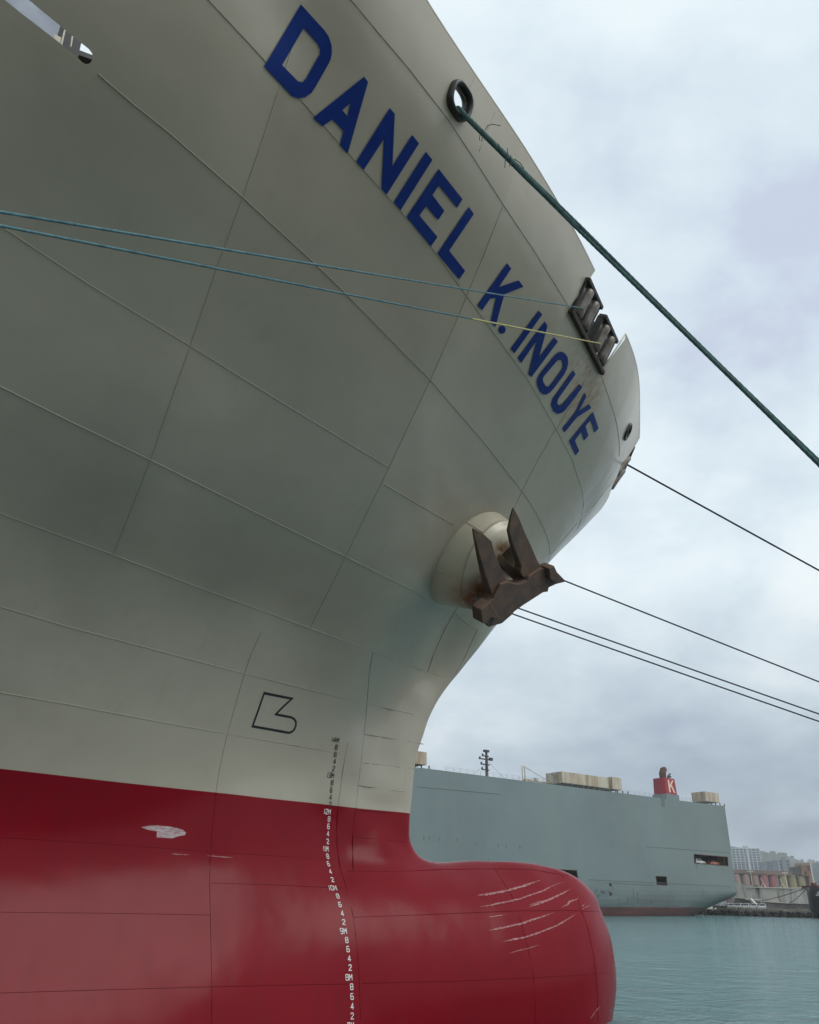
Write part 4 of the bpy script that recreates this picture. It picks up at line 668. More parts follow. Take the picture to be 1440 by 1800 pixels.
def slab(name, outline, ridge, h0, th_, puff, m=M['iron']):
    """cast plate: the outline at its depth off the bell, given its thickness; the back is a little smaller (draft of the casting)"""
    o = [AP(q, h0+th_/2) for q in outline]; c = sum(o, Vector())/len(o); k = len(o)
    dm = max((p-o[0]).length for p in o)
    bk = [c+(p-c)*.95-ax_b*th_*((.22+.78*min(1, (p-o[0]).length/dm*1.3)) if name == 'fluke' else 1) for p in o]
    mbx = MB(); mbx.add(o+bk, [tuple(range(k)), tuple(range(2*k-1, k-1, -1))]+[(i, k+i, k+(i+1) % k, (i+1) % k) for i in range(k)])
    return mbx.build(name, m, anchor, bevel=.028, seg=3)
slab('fluke', [(530,320),(620,368),(697,440),(718,525),(748,605),(792,700),(832,778),(800,880),(705,925),(690,868),(640,730),(590,560),(548,405)], [(585,390),(640,520),(690,680),(740,830)], .82, .26, 0)
slab('fluke', [(875,143),(925,235),(980,370),(1035,490),(1082,600),(1122,665),(1080,760),(960,745),(937,705),(945,655),(908,560),(866,450),(838,350),(853,240)], [(880,250),(920,400),(965,540),(1010,670)], .82, .26, 0)
slab('crown', [(1118,662),(1142,668),(1222,645),(1248,700),(1326,780),(1240,802),(1176,832),(1170,866),(1130,872),(962,980),(882,1038),(872,1056),(780,1135),(670,1165),(650,1142),(614,1130),(604,1018),(682,948),(706,925),(770,800),(832,778),(900,800),(945,800),(992,772),(1010,735)], [(1200,735),(1060,800),(900,890),(760,990)], .86, .36, 0)
slab('crown_shoulder', [(1176,670),(1222,645),(1248,700),(1326,780),(1245,798),(1190,760)], [(1245,740)], 1.03, .34, 0)
slab('crown_shoulder', [(604,1018),(682,948),(735,1040),(770,1105),(690,1085),(655,1140),(614,1130)], [(660,1040)], 1.03, .34, 0)
mb = MB()
sh_a, sh_b = AP((955, 760), .80), AP((800, 610), .55)
dsh = (sh_b-sh_a); side = dsh.cross(ax_b).normalized()
mb.box((sh_a+sh_b)/2+dsh*.25-ax_b*.22, dsh*.75, side*.12, ax_b*.09); mb.build('shank', M['iron'], anchor, bevel=.03)
# ------------------------------------------------------------------ mooring lines
def SW(X, Y, z): return Vector((X, -Y, z-DRAFT))
def laid_rope(name, pts_, r, m, parent, lay=.22, strands=3, amp=.13, n=15, step=.03, taper=0.):
    """rope with twisted strands along a polyline path"""
    pts_ = [Vector(p) for p in pts_]; L = [0]
    for a, b in zip(pts_[:-1], pts_[1:]): L.append(L[-1]+(b-a).length)
    N = max(4, int(L[-1]/step)); V_ = []; F_ = []; j = 0; up = None
    path = []
    for i in range(N+1):
        s_ = L[-1]*i/N
        while j < len(L)-2 and s_ > L[j+1]: j += 1
        path.append((pts_[j].lerp(pts_[j+1], (s_-L[j])/(L[j+1]-L[j])), s_))
    for i, (p, s_) in enumerate(path):
        t = (path[min(i+1, N)][0]-path[max(i-1, 0)][0]).normalized()
        if up is None: up = t.orthogonal().normalized()
        up = (up-t*up.dot(t)).normalized(); si = t.cross(up)
        for k in range(n):
            a = 2*math.pi*k/n; rr = r*(1 if not taper else min(1, .62+.38*(1-i/N)/taper))*(1-amp+amp*abs(math.sin(strands/2*(a+2*math.pi*s_/lay))))
            V_.append(p+(up*math.cos(a)+si*math.sin(a))*rr)
    for i in range(N):
        for k in range(n): F_.append((i*n+k, i*n+(k+1) % n, (i+1)*n+(k+1) % n, (i+1)*n+k))
    F_ += [tuple(range(n-1, -1, -1)), tuple(N*n+k for k in range(n))]
    mb = MB(); mb.add(V_, F_); return mb.build(name, m, parent, True)
def sag(a, b, s_, n=24):
    return [a.lerp(b, i/n)-Vector((0, 0, 4*s_*(i/n)*(1-i/n))) for i in range(n+1)]
# heavy double line from the chock to the quay
c0 = ck[0]-ck[3]*.13+ck[2]*.05+ck[1]*.02; q_ = EYE+wdir(*ray(1440, 806)).normalized()*14.2; BOL = c0+(q_-c0)*((2.05-c0.z)/(q_.z-c0.z))
rope = empty('mooring_line', tuple(BOL), 'heavy green double mooring line running from the black chock down across the sky', 'mooring line')
dirn = (BOL-c0).normalized(); sidev = dirn.cross(Vector((0, 0, 1))).normalized(); upv = sidev.cross(dirn)
inner = c0-ck[1]*1.2+Vector((0, 0, .15))
def strand(s_, seed):
    p = [inner, c0-ck[1]*.35+Vector((0, 0, .02)), c0]
    n = 40; rnd = random.Random(seed)
    for i in range(1, n+1):
        t = i/n; k = min(1, t*5); o = upv*(.034*s_*k)+sidev*(.03*s_*math.cos(t*7))*k
        o += upv*s_*(.05*max(0, (t-.42))*1.6)
        p.append(c0.lerp(BOL, t)+o-Vector((0, 0, .10*4*t*(1-t))))
    return p
laid_rope('rope_strand', strand(1, 1), .034, M['rope'], rope, .16, 4, .16)
laid_rope('rope_strand', strand(-1, 2), .034, M['rope'], rope, .16, 4, .16)
# splice tails and whippings near the chock
s0 = strand(1, 1); tail = [c0-ck[1]*.4+Vector((0, 0, .0)), c0+upv*.0]+[c0.lerp(BOL, t)+sidev*.0-Vector((0, 0, .10*4*t*(1-t)))-upv*.012 for t in np.linspace(.01, .20, 12)]
laid_rope('splice', tail, .056, M['rope'], rope, .2, 5, .2, 18, taper=.35)
mb = MB()
def twine(t, pts_):
    t *= .62; b = c0.lerp(BOL, t)-Vector((0, 0, .10*4*t*(1-t)))
    R3 = wdir(1, 0, 0); U3 = Vector((0, 0, 1)); p = [b+R3*x+U3*y-wdir(0, .1, 0) for x, y in pts_]; q = []
    for i in range(len(p)-1):
        for k in range(4): q.append(p[i].lerp(p[i+1], k/4))
    mb = MB(); mb.tube(q+[p[-1]], .0075, 6); mb.build('frayed_twine', M['ropedark'], rope, True)
twine(.075, [(0, 0), (.05, .12), (.14, .16), (.30, .12)]); twine(.068, [(-.02, -.05), (-.06, -.2), (-.07, -.34)]); twine(.068, [(0, -.05), (0, -.2), (-.03, -.36)])
twine(.115, [(-.02, .02), (.0, -.16), (.09, -.34), (.14, -.30), (.14, -.1)]); twine(.14, [(-.02, -.04), (-.08, -.2), (-.09, -.36)]); twine(.145, [(0, 0), (.0, -.16), (-.04, -.28)])
twine(.155, [(0, 0), (.10, -.1), (.16, -.24)])
# two lines from the roller fairleads aft to the quay
F1 = on_plane(1021, 541, P(-.85, 23.9), Nrm(-.85, 9.5, 23.9)); F2 = on_plane(1052, 603, P(.7, 23.9), Nrm(.7, 8.6, 23.9))
E1 = SW(-22.61, 19.6, 8.98); E2 = SW(-23.77, 19.8, 8.99)
a = empty('mooring_line', tuple(E1), 'thin teal mooring line crossing the grey hull to the upper roller fairlead', 'mooring line', None)
laid_rope('rope', sag(F1+Nrm(-.85, 9.5, 23.9)*.10, E1, .03), .0145, M['ropeteal'], a, .12, 3, .14, 9, .05)
a = empty('mooring_line', tuple(E2), 'teal mooring line with a yellow tail crossing the hull to the lower roller fairlead', 'mooring line', None)
pth = sag(F2+Nrm(.7, 8.6, 23.9)*.10, E2, .03, 60)
laid_rope('tail', pth[:18], .019, M['ropeyellow'], a, .12, 3, .2, 9, .05)
laid_rope('rope', pth[17:], .0145, M['ropeteal'], a, .12, 3, .14, 9, .05)
# lines leading ahead from the stem and from the port side
def ahead(F, q, s_, label):
    d = wdir(*ray(*q)).normalized(); p = EYE+d*s_; e = F+(p-F)*1.0; t = (2.3-F.z)/(p.z-F.z); e = F+(p-F)*t
    o = empty('mooring_line', tuple(e), label, 'mooring line'); mb = MB(); mb.tube(sag(F, e, .12, 40), .034, 8); mb.build('rope', M['ropedark'], o, True)
ahead(on_plane(1103, 817, P(7.2, 23.9, -.06), Nrm(7.2, 3, 23.9)), (1440, 1000), 36, 'topmost thin dark mooring line leading right from the stem fairlead')
ahead(SW(5.25, -5.2, 24.2), (1440, 1195), 44, 'single dark mooring line emerging beside the right end of the anchor crown')
ahead(SW(.9, -8.7, 24.2), (1440, 1251), 44, 'upper of the two close dark mooring lines below the anchor')
ahead(SW(-.2, -9.2, 24.2), (1440, 1264), 44, 'lowest of the thin dark mooring lines below the anchor')

# ------------------------------------------------------------------ water, near quay, far pier
def water_fn(nt, b):
    co = objco(nt)
    n1 = noise(nt, mapping(nt, co, (1, 1, 1), (0, 0, R_(28))), .42, 6, .62, .5)
    n2 = noise(nt, mapping(nt, co, (1.0, .42, 1), (0, 0, R_(70))), 1.25, 5, .6, .4)
    n3 = noise(nt, co, .035, 4, .6); n4 = noise(nt, mapping(nt, co, (.8, .35, 1), (0, 0, R_(50))), .16, 4, .6)
    def ridge_(x): return mathn(nt, 'SUBTRACT', 1.0, mathn(nt, 'ABSOLUTE', mathn(nt, 'SUBTRACT', mathn(nt, 'MULTIPLY', x, 2.0), 1.0)))
    h = mathn(nt, 'ADD', mathn(nt, 'MULTIPLY', ridge_(n1), 1.0), mathn(nt, 'ADD', mathn(nt, 'MULTIPLY', ridge_(n2), .5), mathn(nt, 'MULTIPLY', n4, 1.2)))
    bn = nt.nodes.new('ShaderNodeBump'); bn.inputs['Strength'].default_value = 1.0; bn.inputs['Distance'].default_value = .26
    nt.links.new(h, bn.inputs['Height']); nt.links.new(bn.outputs[0], b.inputs['Normal'])
    nt.links.new(mixc(nt, ramp(nt, n3, (.35, 0.), (.65, 1.)), (.10, .225, .23), (.13, .26, .265)), b.inputs['Base Color'])
M['water'] = mat('harbour_water', (.03, .16, .16), .07, 0, .5, water_fn); M['water'].node_tree.nodes['Principled BSDF'].inputs['IOR'].default_value = 1.33
mb = MB(); mb.add([(-6000, -3000, 0), (8000, -3000, 0), (8000, 9000, 0), (-6000, 9000, 0)], [(0, 1, 2, 3)])
tag(mb.build('water', M['water']), kind='structure')
M['concrete'] = mat('concrete', (.33, .32, .29), .85, 0, .3, vary((.20, .175, .14), (.14, .12, .10), .5, 8, .3))
mb = MB()
QY = -18.7
prof = [(QY, -3), (QY, 1.45), (QY-.12, 1.58), (QY-60, 1.58), (QY-60, -3)]
v = [(x, y, z) for x in (-260, 180) for y, z in prof]; k = len(prof)
mb.add(v, [(i, i+1, k+i+1, k+i) for i in range(k-1)]+[tuple(range(k)), tuple(range(2*k-1, k-1, -1))])
tag(mb.build('quay', M['concrete']), kind='structure')
def bollard(p, label):
    mb = MB(); p = Vector(p)
    prof = [(.30, 0), (.30, .04), (.17, .07), (.155, .3), (.25, .40), (.27, .47), (.2, .53), (.05, .55)]
    mb.tube([p+Vector((0, 0, h)) for _, h in prof], 1, 20, True, [r for r, _ in prof])
    o = mb.build('bollard', M['darksteel'], None, True); tag(o, label, 'bollard')
# far pier: edge from behind the carrier's stern to the right
PE = [at(1180, 1604, 305), at(1280, 1604, 288), at(1460, 1606, 245)]
pe0 = Vector((PE[0].x, PE[0].y, 0)); pe1 = Vector((PE[2].x, PE[2].y, 0)); ed = (pe1-pe0).normalized(); en = Vector((-ed.y, ed.x, 0))
if en.dot(pe0-EYE) < 0: en = -en
PZ = 1.75
def PEp(s_, d_=0, z=0): return pe0+ed*s_+en*d_+Vector((0, 0, z))
mb = MB(); prof = [(-.0, -3), (-.0, PZ-.5), (-.25, PZ-.45), (-.25, PZ), (400, PZ), (400, -3)]
v = [PEp(s_, d_, z) for s_ in (-260, 160) for d_, z in prof]; k = len(prof)
mb.add(v, [(i, i+1, k+i+1, k+i) for i in range(k-1)]+[tuple(range(k)), tuple(range(2*k-1, k-1, -1))])
tag(mb.build('pier', mat('pier_concrete', (.30, .28, .24), .85, fn=vary((.36, .34, .28), (.18, .165, .14), .35, 7, .3))), kind='structure')
# weathered rubble and timber along the pier face, tyres hung on it
random.seed(11)
mb = MB()
for i in range(520):
    s_ = random.uniform(-30, 120); z = random.uniform(-.5, 1.25); r = random.uniform(.22, .62)
    c = PEp(s_, -.15-random.random()*.5-(1.2-z)*.35, z); V_ = []
    for a in range(8):
        th = a*math.pi/4
        for h in (-.55, .1, .6): V_.append(c+ed*(math.cos(th)*r*random.uniform(.7, 1.15))*(1-abs(h)*.4)+en*(math.sin(th)*r*.8)+Vector((0, 0, h*r*random.uniform(.8, 1.1))))
    f = [(3*a+q, 3*((a+1) % 8)+q, 3*((a+1) % 8)+q+1, 3*a+q+1) for a in range(8) for q in (0, 1)]+[tuple(3*a+2 for a in range(8))]
    mb.add(V_, f)
o = mb.build('rubble', mat('wet_rubble', (.07, .055, .05), .8, fn=vary((.032, .026, .025), (.17, .125, .11), .55, 7, .4, lo=.42, hi=.68)))
tag(o, 'dark rubble heaped along the foot of the far pier', 'rubble', kind='stuff')
M['tyre'] = mat('tyre', (.012, .012, .013), .8)
def torus(mb, c, ax, R, r, n=18, m=8):
    ax = Vector(ax).normalized(); u = ax.orthogonal().normalized(); w_ = ax.cross(u); V_ = []
    for i in range(n):
        a = 2*math.pi*i/n; d = u*math.cos(a)+w_*math.sin(a)
        for j in range(m): b = 2*math.pi*j/m; V_.append(Vector(c)+d*(R+r*math.cos(b))+ax*r*math.sin(b))
    mb.add(V_, [(i*m+j, ((i+1) % n)*m+j, ((i+1) % n)*m+(j+1) % m, i*m+(j+1) % m) for i in range(n) for j in range(m)])
mb = MB(); torus(mb, (0, 0, 0), en, .46, .2); ty = mb.build('tyre_fender', M['tyre'], None, True)
tag(ty, 'dark tyre fender hung in the row along the far pier edge', 'tyre', 'tyre fenders along the pier')
for i in range(26):
    o = ty if i == 0 else ty.copy()
    if i: COL.objects.link(o)
    o.location = PEp(-14+i*3.3+random.uniform(-.4, .4), -1.15, .95+random.uniform(-.15, .15))
# low timber kerbs on the pier
M['timber'] = mat('timber', (.34, .29, .20), .85, fn=vary((.40, .35, .26), (.22, .18, .13), 1, 6))
kb = None
for i in range(7):
    s_ = 26+i*9.5; mb = MB(); mb.box((0, 0, .2), ed*4.0, en*.2, (0, 0, .2))
    if kb is None: kb = mb.build('kerb_beam', M['timber'], None, bevel=.05); tag(kb, 'pale timber kerb beam in the row along the far pier edge', 'beam', 'kerb beams on the pier'); o = kb
    else: o = kb.copy(); COL.objects.link(o)
    o.location = PEp(s_, .5, PZ)

# ------------------------------------------------------------------ the car carrier
def at_z(u, v, z):
    r, f, up = ray(u, v); return EYE+wdir(r/f, 1, up/f)*((z-EYE.z)*f/up)
CH = 31.
TR = at_z(1274, 1417, CH); TL = at_z(731, 1348.5, CH)
ce = (TL-TR); ce.z = 0; vis = ce.length; ce.normalize(); cn = Vector((-ce.y, ce.x, 0))      # along the ship from the stern, and outboard
if cn.dot(EYE-TR) < 0: cn = -cn
S0 = Vector((TR.x, TR.y, 0))
def CP(s_, z, out=0.): return S0+ce*s_+cn*out+Vector((0, 0, z))
def side_sz(u, v):
    p = on_plane(u, v, S0, cn); return ((p-S0).dot(ce), p.z)
carrier = empty('car_carrier', tuple(CP(60, 0, -15)), 'huge slab sided grey green car carrier with a red funnel across the harbour', 'ship')
BW, LEN, ZK = 30., 190., 6.6
def bottom(s_): return max(-3., 3.3-.26*s_) if s_ < 60 else -3.
def car_fn(nt, b):
    co = objco(nt); sp = nt.nodes.new('ShaderNodeSeparateXYZ'); nt.links.new(co, sp.inputs[0])
    # streaks run down the plating
    rot = mapping(nt, co, (.45, .45, .012)); n1 = noise(nt, rot, 1.1, 7, .65); n2 = noise(nt, co, .05, 5, .6); n3 = noise(nt, mapping(nt, co, (.06, .06, .5)), 1.0, 6, .65)
    c = mixc(nt, ramp(nt, n2, (.35, 0.), (.65, 1.)), (.160, .204, .205), (.134, .170, .175))
    c = mixc(nt, ramp(nt, n1, (.5, 0.), (.75, .45)), c, (.175, .198, .178))
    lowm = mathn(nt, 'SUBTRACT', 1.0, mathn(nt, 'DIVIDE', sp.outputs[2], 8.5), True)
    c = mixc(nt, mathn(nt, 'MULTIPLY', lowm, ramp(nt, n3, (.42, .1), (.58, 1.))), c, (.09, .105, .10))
    rz = mathn(nt, 'LESS_THAN', sp.outputs[2], mathn(nt, 'ADD', 1.9, mathn(nt, 'MULTIPLY', n1, .6)))
    red = mixc(nt, ramp(nt, n3, (.4, 0.), (.65, 1.)), (.145, .05, .048), (.07, .035, .033))
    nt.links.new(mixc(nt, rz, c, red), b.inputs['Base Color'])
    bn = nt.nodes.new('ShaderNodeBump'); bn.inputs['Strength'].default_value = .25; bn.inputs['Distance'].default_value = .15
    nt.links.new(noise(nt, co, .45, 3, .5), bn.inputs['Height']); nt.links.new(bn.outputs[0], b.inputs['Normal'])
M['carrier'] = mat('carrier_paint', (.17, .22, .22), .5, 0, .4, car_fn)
M['cream'] = mat('stained_cream', (.40, .35, .27), .7, 0, .4, vary((.46, .42, .34), (.26, .16, .085), .55, 7, .1, stretch=(1.2, 1.2, .16), lo=.42, hi=.68))
M['carred'] = mat('funnel_red', (.30, .012, .03), .5, 0, .4, vary((.34, .013, .03), (.22, .02, .03), .6, 6, stretch=(1, 1, .3)))
M['dark'] = mat('dark_interior', (.012, .012, .013), .9)
M['rustdark'] = mat('rust_streak', (.10, .045, .02), .8, fn=vary((.13, .06, .03), (.05, .028, .02), 1.4, 6))
def rect(px):
    q = [side_sz(*p) for p in px]; return q
def inset(s_, z):
    if z >= ZK: return 0.
    zb = bottom(s_); tuck = (1-min(1, s_/30))*7.5; q = min(1, (ZK-z)/(ZK-zb)); return (1-math.sqrt(1-q*q))*(6+tuck)
def SC(s_, z, o=0.): return CP(s_, z, o-inset(s_, z))
openings = [rect([(1220, 1501.5), (1279, 1506.5), (1280, 1522), (1221, 1517)]), rect([(1153, 1540), (1171.5, 1541), (1173, 1556), (1155, 1555)]), rect([(975, 1528), (1014, 1530), (1016, 1546), (977, 1543)])]
side_outer = [(0, ZK), (0, CH), (LEN, CH), (LEN, ZK)]
v, f = cdt_fill(side_outer, openings, 6.)
mb = MB(); mb.add([CP(x, z) for x, z in v], f)
# round of the bilge and counter stern
secs = [0, 1.2, 3, 6, 9, 12, 15, 18, 22, 28, 40, 60, 90, 130, LEN]; NS = 12
V_ = []
for s_ in secs:
    zb = bottom(s_); tuck = (1-min(1, s_/30))*7.5
    for i in range(NS+1):
        a = i/NS*math.pi/2; V_.append(CP(s_+(0 if s_ > 0 else 0), zb+(ZK-zb)*(1-math.sin(a)), -(1-math.cos(a))*(6+tuck)))
    V_.append(CP(s_, zb, -BW/2))
k = NS+2
F_ = [(i*k+q, (i+1)*k+q, (i+1)*k+q+1, i*k+q+1) for i in range(len(secs)-1) for q in range(k-1)]
mb.add(V_, F_)
far_side = [CP(x, z, -BW) for x, z in ((0, ZK), (0, CH), (LEN, CH), (LEN, ZK))]
mb.add(far_side, [(0, 1, 2, 3)])
mb.add([CP(0, CH), CP(LEN, CH), CP(LEN, CH, -BW), CP(0, CH, -BW)], [(0, 1, 2, 3)])
st = [CP(0, bottom(0)+(ZK-bottom(0))*(1-math.sin(i/NS*math.pi/2)), -(1-math.cos(i/NS*math.pi/2))*13.5) for i in range(NS+1)]
mb.add([CP(0, CH)]+st+[CP(0, bottom(0), -BW/2), CP(0, ZK, -BW), CP(0, CH, -BW)], [tuple(range(NS+5))])
mb.add([CP(LEN, -3), CP(LEN, CH), CP(LEN, CH, -BW), CP(LEN, -3, -BW)], [(0, 1, 2, 3)])
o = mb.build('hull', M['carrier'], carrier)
mb = MB(); zr = 1.2
mb.box(CP(14.2, -.6, -BW/2), ce*2.2, cn*.5, (0, 0, 3.2)); mb.build('rudder', mat('rudder_red', (.17, .06, .055), .7, fn=vary((.19, .065, .06), (.09, .04, .035), .8)), carrier, bevel=.1)
# insides of the side openings
for n, q in enumerate(openings):
    s0, s1 = min(p[0] for p in q)-.3, max(p[0] for p in q)+.3; z0, z1 = min(p[1] for p in q)-.15, max(p[1] for p in q)+.25; D_ = 9 if n == 0 else 3
    mb = MB()
    mb.add([CP(s0, z0, -.02), CP(s1, z0, -.02), CP(s1, z0, -D_), CP(s0, z0, -D_)], [(0, 1, 2, 3)])
    mb.add([CP(s0, z1, -.02), CP(s1, z1, -.02), CP(s1, z1, -D_), CP(s0, z1, -D_)], [(0, 1, 2, 3)])
    mb.add([CP(s0, z0, -D_), CP(s1, z0, -D_), CP(s1, z1, -D_), CP(s0, z1, -D_)], [(0, 1, 2, 3)])
    for s_ in (s0, s1): mb.add([CP(s_, z0, -.02), CP(s_, z0, -D_), CP(s_, z1, -D_), CP(s_, z1, -.02)], [(0, 1, 2, 3)])
    mb.build('deck_opening', M['dark'], carrier)
    fr = MB(); cyc = q+[q[0]]
    for a, b in zip(cyc[:-1], cyc[1:]): fr.tube([CP(*a, .02), CP(*b, .02)], .09 if n else .12, 6)
    fr.build('opening_frame', M['rustdark'], carrier)
mb = MB(); s_, z_ = side_sz(1277, 1512); mb.box(CP(s_+.6, z_, -1.4), ce*.12, cn*1.2, (0, 0, 1.25)); mb.build('deck_pillar', M['rustdark'], carrier)
M['strip'] = mat('strip_grey', (.10, .125, .125), .6)
# rubbing line, plate seams, rust runs and draught hints on the side
mb = MB()
for (a, b) in (((1035, 1546), (1285, 1558)), ((1062, 1551), (1150, 1556.5)), ((735, 1383), (880, 1396)), ((1135, 1488), (1283, 1499))):
    (sa_, za), (sb_, zb_) = side_sz(*a), side_sz(*b); mb = MB(); mb.tube([CP(sa_, za, .03), CP(sb_, zb_, .03)], .06, 5); mb.build('rubbing_strip', M['strip'], carrier)
random.seed(5)
for (u, v_, h) in ((1113, 1562, 2.2), (1121, 1568, 3.0), (1090, 1580, 2.6), (1104, 1578, 1.4), (1178, 1583, 2.0), (1235, 1562, 2.2), (1197, 1584, 2.4), (1146, 1584, 1.0), (1156, 1557, 1.2), (1076, 1556, 1.4), (1224, 1519, 1.6), (1240, 1521, 1.0), (1270, 1524, 1.8)):
    s_, z = side_sz(u, v_)
    mb = MB(); n = 6; w0 = random.uniform(.06, .13); V_ = []
    for i in range(n+1): zi = z-h*i/n; wd = w0*(1-.6*i/n)*random.uniform(.7, 1.2); V_ += [SC(s_-wd, zi, .03), SC(s_+wd, zi, .03)]
    mb.add(V_, [(2*i, 2*i+1, 2*i+3, 2*i+2) for i in range(n)]); mb.build('rust_mark', M['rustdark'], carrier)
for (u, v_) in ((745, 1472), (755, 1473), (773, 1475), (803, 1476), (837, 1483), (876, 1486), (890, 1487), (913, 1489), (917, 1489)):
    s_, z = side_sz(u, v_); mb = MB(); mb.add([CP(s_-.09, z+.3, .012), CP(s_+.09, z+.3, .012), CP(s_+.06, z-.5, .012), CP(s_-.06, z-.5, .012)], [(0, 1, 2, 3)]); mb.build('rust_mark', M['rustdark'], carrier)
for (u, v_) in ((1073, 1555), (1074, 1571)):
    s_, z = side_sz(u, v_); mb = MB(); mb.tube([SC(s_, z, .06), SC(s_, z, -.5)], .42, 16); o = mb.build('pocket', M['dark'], carrier, True)
# tug pushing mark: three letters between corner brackets
ts, tz = side_sz(1059.5, 1568); tug = {'T': [((0, 2), (1.4, 2)), ((.7, 2), (.7, 0))], 'U': [((0, 2), (0, 0)), ((0, 0), (1.3, 0)), ((1.3, 0), (1.3, 2))], 'G': [((1.3, 2), (0, 2)), ((0, 2), (0, 0)), ((0, 0), (1.3, 0)), ((1.3, 0), (1.3, .9)), ((1.3, .9), (.7, .9))]}
for n, g in enumerate('TUG'):
    mb = MB()
    for a, b in tug[g]:
        pa, pb = SC(ts+.75-n*.62-a[0]*.33, tz-.25+a[1]*.28, .05), SC(ts+.75-n*.62-b[0]*.33, tz-.25+b[1]*.28, .05); mb.tube([pa, pb], .045, 4)
    mb.build('tug_letter', M['strip'], carrier)
for (u, v_, d) in ((1048, 1564, 1), (1069.5, 1565.5, -1), (1052, 1574, 1)):
    s_, z = side_sz(u, v_); mb = MB(); mb.tube([SC(s_-d*.5, z+.0, .05), SC(s_, z, .05), SC(s_+d*.1, z-.5, .05)], .07, 4); mb.build('tug_bracket', M['strip'], carrier)
# roof houses (end face and long side), funnel, mast, crane, rails
def top_s(u, v): return (at_z(u, v, CH)-S0).dot(ce)
def house(s0, s1, h, d0, d1, z0=CH+.9, m='cream', name='roof_house'):
    mb = MB(); c = CP((s0+s1)/2, z0+h/2, -(d0+d1)/2); mb.box(c, ce*(abs(s1-s0)/2), cn*((d1-d0)/2), (0, 0, h/2)); return mb.build(name, M[m], carrier, bevel=.05)
house(top_s(1005, 1380), top_s(1083, 1391), 2.9, .6, 6.5); house(top_s(1086, 1392), top_s(1104, 1394), 3.3, .6, 6.5)
house(top_s(1250, 1413), top_s(1273, 1416), 2.9, .6, 5.6); house(top_s(755, 1351), top_s(700, 1344), 2.9, .6, 6)
for (a, b) in ((1005, 1083), (1086, 1104), (1250, 1273), (700, 755)):
    sa_, sb_ = top_s(a, 1350+(a-731)*.126), top_s(b, 1350+(b-731)*.126)
    n = max(2, int(abs(sb_-sa_)/2.2))
    for i in range(n+1): mb = MB(); mb.box(CP(sa_+(sb_-sa_)*i/n, CH+.45, -1.2), ce*.12, cn*.12, (0, 0, .45)); mb.build('house_leg', M['rustdark'], carrier)
def inb(u, v, out): p = on_plane(u, v, S0+cn*out, cn); return ((p-S0).dot(ce), p.z)
fs0, fs1 = inb(1191, 1392, -3.1)[0], inb(1170.5, 1392, -3.1)[0]
fz0 = inb(1172, 1395, -3.1)[1]; fz1 = inb(1172, 1367, -3.1)[1]
mb = MB(); mb.box(CP((fs0+fs1)/2, (CH+fz0)/2, -5.4), ce*(abs(fs1-fs0)/2+.25), cn*2.5, (0, 0, (fz0-CH)/2)); mb.build('funnel_base', M['carrier'], carrier)
mb = MB()
hw = abs(fs1-fs0)/2; zc = fz0; fh = fz1-fz0
plan = [(-hw, -1.9), (-hw, 1.9), (-hw+.35, 2.3), (hw-.35, 2.3), (hw, 1.9), (hw, -1.9), (hw-.35, -2.3), (-hw+.35, -2.3)]
V_ = [CP((fs0+fs1)/2+a*(1 if z == 0 else .93), zc+z, -5.4+b*(1 if z == 0 else .93)) for z in (0, fh) for a, b in plan]
mb.add(V_, [(i, (i+1) % 8, 8+(i+1) % 8, 8+i) for i in range(8)]+[tuple(range(8, 16))]); fun = mb.build('funnel', M['carred'], carrier)
def fpt(a, z, o=.04):
    a *= hw/2.9; z *= fh/6.6      # on the outboard face of the funnel; a runs towards the stern
    k = 1-.07*z/fh; return CP((fs0+fs1)/2-a, zc+z, -5.4+2.3*k+o)
mb = MB()
for pl in ([(-.2, .7), (.55, .7), (.55, 5.9), (-.2, 5.9)], [(.55, 2.6), (.55, 3.7), (2.0, 5.9), (2.75, 5.9)], [(1.0, 3.35), (1.55, 3.9), (2.85, .7), (2.05, .7)]):
    mb.add([fpt(a-1.0, z) for a, z in pl], [(0, 1, 2, 3)])
mb.build('funnel_letter', mat('letter_cream', (.66, .52, .42), .6), fun)
mb = MB(); c = CP((fs0+fs1)/2+.3, zc+fh, -5.4)
mb.tube([c+Vector((0, 0, 0)), c+Vector((0, 0, 1.6)), c+Vector((0, 0, 2.6))-ce*.5, c+Vector((0, 0, 3.0))-ce*1.3], 1, 12, True, [1.05, 1.05, 1.0, .8]); mb.build('exhaust_pipe', M['rustdark'], fun)
mb = MB(); c = CP((fs0+fs1)/2-1.2, zc+fh, -4.6)
mb.tube([c, c+Vector((0, 0, .8)), c-ce*1.2+Vector((0, 0, 1.6))], .28, 8); mb.tube([c-ce*.5, c-ce*.2+Vector((0, 0, .9)), c-ce*1.4+Vector((0, 0, .7))], .25, 8); mb.build('exhaust_pipe', M['black'], fun)
s_, z = side_sz(1165.5, 1411); mb = MB(); mb.box(CP(s_, z, 0), ce*.8, cn*.03, (0, 0, 1.2)); mb.build('side_door', M['strip'] if 'strip' in M else mat('door_grey', (.09, .10, .10), .6), carrier)
ms, mz = inb(855, 1324, -6); mh = (mz-CH)/7.6; mb = MB(); b = CP(ms, CH, -6)
mb.tube([b, b+Vector((0, 0, 7.2))], 1, 8, True, [.42, .30])
for h, l in ((2.6, 1.3), (3.9, 1.5), (5.2, 1.9), (6.0, 1.1)): mb.box(b+Vector((0, 0, h))+ce*l*.35, ce*l, cn*.16, (0, 0, .13)); mb.tube([b+ce*l*1.2+Vector((0, 0, h)), b+ce*l*1.2+Vector((0, 0, h+.5))], .25, 6)
mb.box(b+Vector((0, 0, 7.3)), ce*.85, cn*.3, (0, 0, .28)); mb.box(b+Vector((0, 0, 5.4))-ce*1.5, ce*.5, cn*.3, (0, 0, .35))
